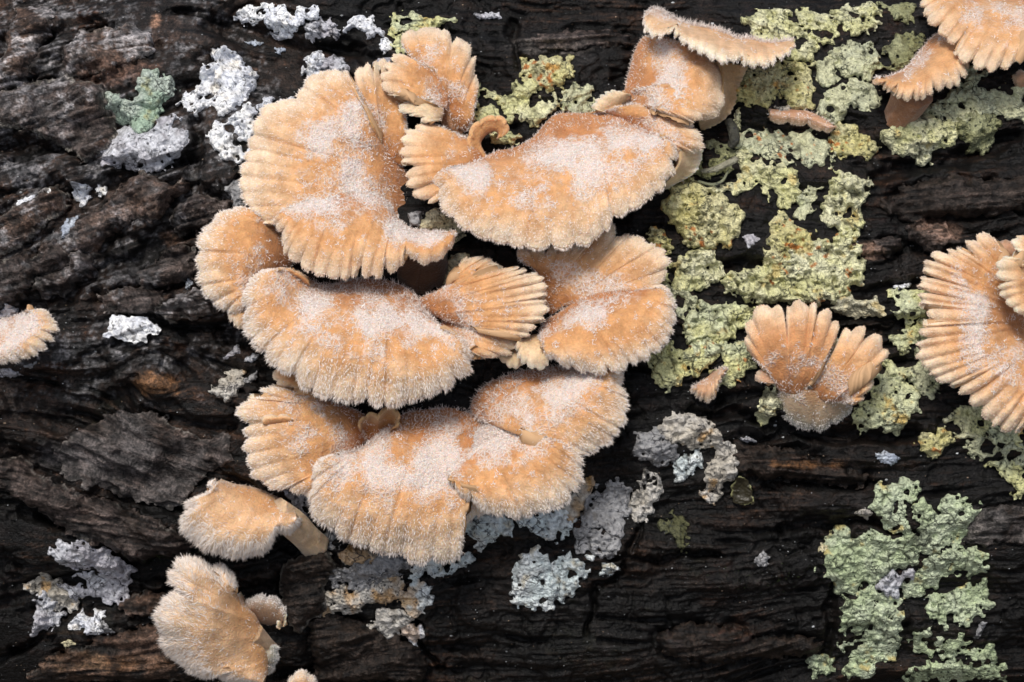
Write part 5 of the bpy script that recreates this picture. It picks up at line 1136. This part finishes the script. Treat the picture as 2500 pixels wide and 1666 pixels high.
def bP(r, o, H):
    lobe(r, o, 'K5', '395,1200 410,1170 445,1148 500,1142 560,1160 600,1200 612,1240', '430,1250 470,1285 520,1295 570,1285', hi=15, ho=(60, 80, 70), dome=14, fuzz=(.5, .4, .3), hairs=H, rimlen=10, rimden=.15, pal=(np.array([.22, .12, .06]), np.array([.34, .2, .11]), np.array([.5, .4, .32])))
    lobe(r, o, 'K5', '570,1310 560,1280 580,1240 600,1215 612,1240 605,1290', '580,1300 585,1290 590,1280 595,1290', hi=60, ho=70, dome=2, droop=2, pal=CREAM, fuzz=(.5, .3, 0), hairs=None, th=6, und=1, rib=(14, 20), ribh=2, name='flake')
fungus((640, 1490), 'small brown shaded mushroom behind the ear-shaped one', SO, bP)

def bX(r, o, H):
    lobe(r, o, 'K5', '610,1590 640,1543 690,1525 730,1545 770,1590', '630,1680 670,1690 710,1690 750,1680', hi=50, ho=(110, 120, 110), fuzz=(.5, .3, .2), hairs=H, rimlen=9, rimden=.2)
fungus((735, 1690), 'rim of a mushroom just peeping in at the lower edge', SO, bX)

def bQ(r, o, H):
    lobe(r, o, 'L2', '200,545 270,535 300,560 330,600 350,640 355,670 320,690 320,735 280,740 270,790 230,802 210,830 160,842 130,852 60,870 0,880 -60,875', '160,560 110,575 60,590 0,605 -60,620 -120,640', hi=(110, 80, 60, 60), ho=(130, 160, 175, 180), pw=1.8, dome=16, fuzz=(.35, .7, 1.2), hairs=H, rimlen=8, rib=(26, 40), ribh=7, ribe=5, start=.45)
fungus((-20, 780), 'whitened cap cut off by the left edge', SO, bQ)

def bR(r, o, H):
    lobe(r, o, 'L6', '1010,1290 970,1340 900,1390 830,1425 770,1440 680,1422 600,1392 550,1335 515,1240', '900,1220 840,1200 760,1190 690,1180 620,1170 560,1160', hi=(90, 80, 80, 70), ho=(30, 25, 20), dome=18, droop=10, pal=(np.array([.46, .27, .14]), np.array([.44, .33, .22]), np.array([.32, .29, .22])), fuzz=(.2, .3, .55), hairs=H, rimlen=8, rib=(50, 90), ribh=3, name='base', label='whitish cushion at the foot')
    lobe(r, o, 'L6', '480,1080 440,1055 390,1068 378,1090 400,1130 450,1140', '500,1090 505,1105 510,1120 505,1140', hi=80, ho=90, dome=4, pal=PINK, fuzz=(.5, .3, .2), hairs=H, rimlen=4, th=10, und=2, name='ear', label='small orange side lobe')
    lobe(r, o, 'L6', '345,950 318,880 330,840 320,790 350,745 375,692 420,660 480,650 535,652 560,690 576,765 582,680 620,635 660,625 700,642 740,635 770,662 772,690 830,682 870,702 872,730 912,765 908,820 885,870', '500,1120 520,1160 560,1190 620,1210 680,1200 700,1170', hi=(75, 70, 70, 80), ho=(110, 130, 150, 150, 140), pw=1.8, dome=18, fuzz=(.35, .22, .7), hairs=H, rimlen=5, rib=(46, 70), ribh=8, ribe=8, start=.35, deep=.4, pal=(HUB, MID * np.array([1, .94, .95]), RIM))
    lobe(r, o, 'L6', '905,850 895,910 840,1000 780,1090 730,1180', '878,850 850,900 800,970 740,1060 690,1170', hi=(145, 130, 90), ho=(120, 95, 70), dome=0, droop=0, pal=GREYG, fuzz=(.5, .3, 0), hairs=None, name='underside', label='grey-green folded underside', th=8, und=2, rib=(60, 90), ribh=2, ribe=1)
    lobe(r, o, 'L6', '890,925 910,870 945,805 970,795 1000,800 1030,785 1078,800 1082,848 1130,832 1172,852 1190,900 1222,932 1225,972 1190,1002 1130,1040 1060,1072 1112,1065 1142,1092 1132,1150 1085,1210 1062,1250 1015,1262', '720,1180 740,1205 780,1235 830,1250 880,1255 940,1260', hi=(60, 70, 80, 85), ho=(120, 140, 155, 150, 130), pw=1.8, dome=18, fuzz=(.35, .25, .7), hairs=H, rimlen=5, rib=(44, 64), ribh=8, ribe=8, start=.35)
fungus((1975, 975), 'small two-lobed mushroom like a butterfly on a whitish foot, among lichens at the right', SO, bR)

def bS(r, o, H):
    lobe(r, o, 'L6', '1960,470 1935,380 1940,300 1920,230 1880,190 1830,190 1790,205 1780,230 1740,245 1740,300 1700,290 1640,290 1610,310 1560,302 1520,330 1530,355 1485,368 1475,420 1512,460 1455,482 1450,520 1482,552 1450,580 1455,622 1492,642 1500,690 1515,750 1472,772 1450,800 1472,850 1432,890 1442,930 1435,980 1470,1020 1510,1060 1550,1110 1620,1140 1690,1150 1702,1190 1750,1222 1780,1270 1830,1292 1842,1330 1880,1372 1940,1412 1990,1432 2040,1450 2080,1422 2130,1402 2220,1390',
         '2000,500 2040,560 2080,640 2110,700 2160,780 2220,860 2300,960', hi=(70, 50, 40, 40, 60), ho=(110, 140, 160, 170, 175, 175), pw=2.0, dome=22, fuzz=(.50, .30, .95), hairs=H, rimlen=6, rib=(26, 44), ribh=11, ribe=10, start=.42, deep=.4)
fungus((2500, 790), 'big deeply ribbed fan at the right edge', SO, bS)

def bS2(r, o, H):
    stalk(r, o, 'L6', '1950,330 1975,295 2000,268', (24, 26, 20), (30, 55, 70), (.55, .33, .21), 'nub', 'small rounded nub beside the ribs')
    lobe(r, o, 'L6', '2110,190 2060,205 2028,232 2035,270 2070,300 2080,345 2000,332 1942,360 1930,420 1945,470 1970,492 1950,530 1962,572 1990,612 2020,652 2070,690 2112,712 2200,730', '2220,280 2210,340 2200,400 2200,460 2210,540 2230,620', hi=(110, 110), ho=(180, 215, 220, 210), pw=1.8, dome=10, fuzz=(.3, .3, .4), hairs=H, rimlen=4, rib=(16, 30), ribh=7, ribe=7, pal=(MID, MID, np.array([.80, .64, .44])))
fungus((2545, 680), 'cream frilled lobe overlapping the ribbed fan, cut off by the right edge', SO, bS2)

def bT(r, o, H):
    stalk(r, o, 'L7', '1720,520 1680,600 1620,690', (50, 42, 34), (110, 60, 5), (.34, .17, .09), 'stem', 'brown shaded stalk')
    lobe(r, o, 'L7', '1482,450 1500,480 1540,490 1570,522 1620,512 1612,550 1650,560 1690,572 1720,560 1760,570 1800,550 1830,532 1832,500 1870,512 1900,500 1950,490 1980,480 2000,440 2030,420 2042,350', '1530,450 1590,432 1670,400 1730,340 1780,280 1840,210 1900,165', hi=(120, 110, 90, 80, 80), ho=(150, 185, 200, 195, 170), pw=1.8, dome=20, fuzz=(.15, .3, .8), hairs=H, rimlen=5, rib=(20, 36), ribh=9, ribe=9, start=.15)
fungus((2230, 270), 'narrow ribbed fan on a brown stalk under the corner mushroom', SO, bT)

def bU(r, o, H):
    lobe(r, o, 'L7', '1800,-80 1778,-20 1775,15 1792,55 1800,90 1822,122 1862,150 1872,175 1900,190 1922,222 1960,240 1982,255 1972,300 1990,332 2030,350 2062,350 2082,372 2130,385 2180,396 2230,380 2272,380 2302,352 2342,340 2335,280 2370,300 2450,300', '1960,-160 2030,-110 2110,-80 2180,-70 2260,-60 2350,-50 2430,-40 2500,-20', hi=(110, 90, 80, 80), ho=(170, 205, 220, 225, 215), pw=2.0, dome=20, fuzz=(.5, .35, .95), hairs=H, rimlen=5, rib=(26, 44), ribh=10, ribe=9, start=.4, deep=.4)
fungus((2420, -40), 'ribbed orange cap filling the upper right corner', SO, bU)

def bV(r, o, H):
    lobe(r, o, 'L7', '890,690 980,706 1060,712 1140,728 1190,750 1230,756 1268,738', '890,615 960,622 1050,622 1130,645 1190,672 1235,700 1268,728', hi=(20, 30, 40, 50, 60), ho=(15, 28, 40, 52, 58), dome=22, droop=8, pal=PINK, fuzz=(.5, .4, .45), hairs=H, rimlen=6, th=10, und=3, rib=(30, 60), ribh=2)
fungus((1880, 275), 'little orange-pink tongue between pale lichens at the upper right', SO, bV)

def bW(r, o, H):
    lobe(r, o, 'L6', '-40,1170 -10,1210 40,1248 100,1250 130,1200 160,1120 200,1060 195,1035', '20,1130 50,1110 90,1080 120,1060 150,1040', hi=25, ho=(60, 75, 70), dome=8, pal=(PINK[0], PINK[1], RIM * .9), fuzz=(.4, .4, .6), hairs=H, rimlen=7, rib=(12, 24), ribe=7, ribh=9, th=9)
fungus((1735, 930), 'little crumpled orange fan low between green lichens and the cluster', SO, bW)

def bY(r, o, H):
    lobe(r, o, 'L7', '2300,470 2302,430 2330,405 2380,400 2430,420', '2310,500 2350,510 2400,505 2440,490', hi=20, ho=(50, 70, 60), pal=PINK, fuzz=(.5, .3, .3), hairs=H, rimlen=5, th=10)
fungus((2500, 190), 'tiny pinkish cap half cut off by the right edge below the corner mushroom', SO, bY)

# ------------------------------------------------------------------ small things
def twig(crop, line, rad, hh, col, label, cat, name):
    p0 = pts(crop, line).mean(0); o3 = world_pts(np.array([p0[0]]), np.array([p0[1]]), np.array([0.0]))[0]
    o = stalk(None, o3, crop, line, rad, hh, col, name, None, 1.0); o.data.materials.clear(); o.data.materials.append(m_white)
    tag(o, label, cat)
twig('L7', '500,985 570,975 640,945 705,912', (5, 7, 8, 8), (22, 32, 36, 34), (.26, .25, .19), 'short grey broken twig in the shade right of the upper cap', 'twig', 'twig')
twig('L7', '655,690 680,740 690,800 670,840', (10, 13, 13, 9), (14, 24, 26, 14), (.06, .06, .05), 'stubby blackish twig end beside the gilled barrel mushroom', 'twig', 'twig')
twig('L7', '480,1040 560,1060 620,1040 655,980', (3, 3.5, 3.5, 2.5), (16, 24, 22, 16), (.20, .21, .14), 'thin curved greenish stem below the broken twig', 'twig', 'stem')

# dry seed husk: an open shell with a pale rim
P = pts('L5', '690,500 695,440 712,400 735,390 765,410 790,460 805,510 812,545 775,550 735,556 705,535')
r_ = crust(P, step=1.6, jag=3, jsc=12, seed=77, thick=3, edge=4, pil=(3, 14), fine=(1, 6), lift=9)
x, y, h, F, dp, ids, w21 = r_
c = np.ones((len(x), 3)) * np.array([.035, .03, .016]); w = (1 - sstep(1.0, 4.0, dp)) * sstep(-.3, .4, fbm(x, y, 16, 2, 5))
c = c + (np.array([.30, .30, .14]) - c) * w[:, None]
q = P.mean(0); o3 = world_pts(np.array([q[0]]), np.array([q[1]]), np.array([0.]))[0]
tag(mk('seed_husk', world_pts(x, y, h), F, m_husk, None, c, origin=o3), 'dark empty seed husk with a thin pale rim lying on black bark', 'husk')

# moss tuft and loose dust
rm = np.random.default_rng(91); VV = []; FF = []; n0 = 0
for cx, cy, sx, sy, n in ((355, 1368, 34, 10, 420), (240, 1300, 50, 10, 200), (445, 1350, 24, 8, 200), (1870, 1420, 60, 20, 160)):
    x = cx + rm.normal(0, sx, n); y = cy + rm.normal(0, sy, n); h = gsample(HB, x, y)
    a = np.stack([x, y, h - 1], -1); dd = nrm(np.stack([rm.normal(0, .7, n), rm.normal(-.3, .7, n), np.ones(n)], -1)); b_ = a + dd * rm.uniform(3, 8, n)[:, None]
    s_ = nrm(np.cross(dd, rm.normal(0, 1, (n, 3)))) * 1.0
    VV.append(np.stack([a - s_, a + s_, b_], 1).reshape(-1, 3)); FF.append(np.arange(n)[:, None] * 3 + np.array([0, 1, 2]) + n0); n0 += 3 * n
V = np.concatenate(VV)
tag(mk('moss', world_pts(V[:, 0], V[:, 1], V[:, 2]), [np.concatenate(FF)], m_moss), 'thin dark green moss in the crevice left of the furry ear-shaped mushroom', 'moss', None, 'stuff')

n = 2600
x = rm.uniform(-60, 2560, n); y = rm.uniform(-60, 1730, n)
keep = fbm(x, y, 200, 3, 97) > -0.35; x = x[keep]; y = y[keep]; n = len(x)
h = gsample(HB, x, y) + .6; rr = rm.uniform(.7, 2.0, n) * (1 + 1.6 * (rm.random(n) < .06))
a0 = rm.uniform(0, 6.28, n); V = []
for k in range(4):
    V.append(np.stack([x + rr * np.cos(a0 + k * 1.57), y + rr * np.sin(a0 + k * 1.57) * .7, h], -1))
V.append(np.stack([x, y, h + rr * .8], -1)); V = np.stack(V, 1).reshape(-1, 3)
i = np.arange(n)[:, None] * 5
F = np.concatenate([i + np.array([k, 4, (k + 1) % 4]) for k in range(4)])
cc = np.repeat(np.where(rm.random(n)[:, None] < .3, np.array([.45, .33, .24]), np.array([.5, .52, .54])) * rm.uniform(.35, 1.1, n)[:, None], 5, 0)
tag(mk('dust', world_pts(V[:, 0], V[:, 1], V[:, 2]), [F], m_white, None, cc), 'pale specks of dust and lichen crumbs strewn over the bark', 'dust', None, 'stuff')
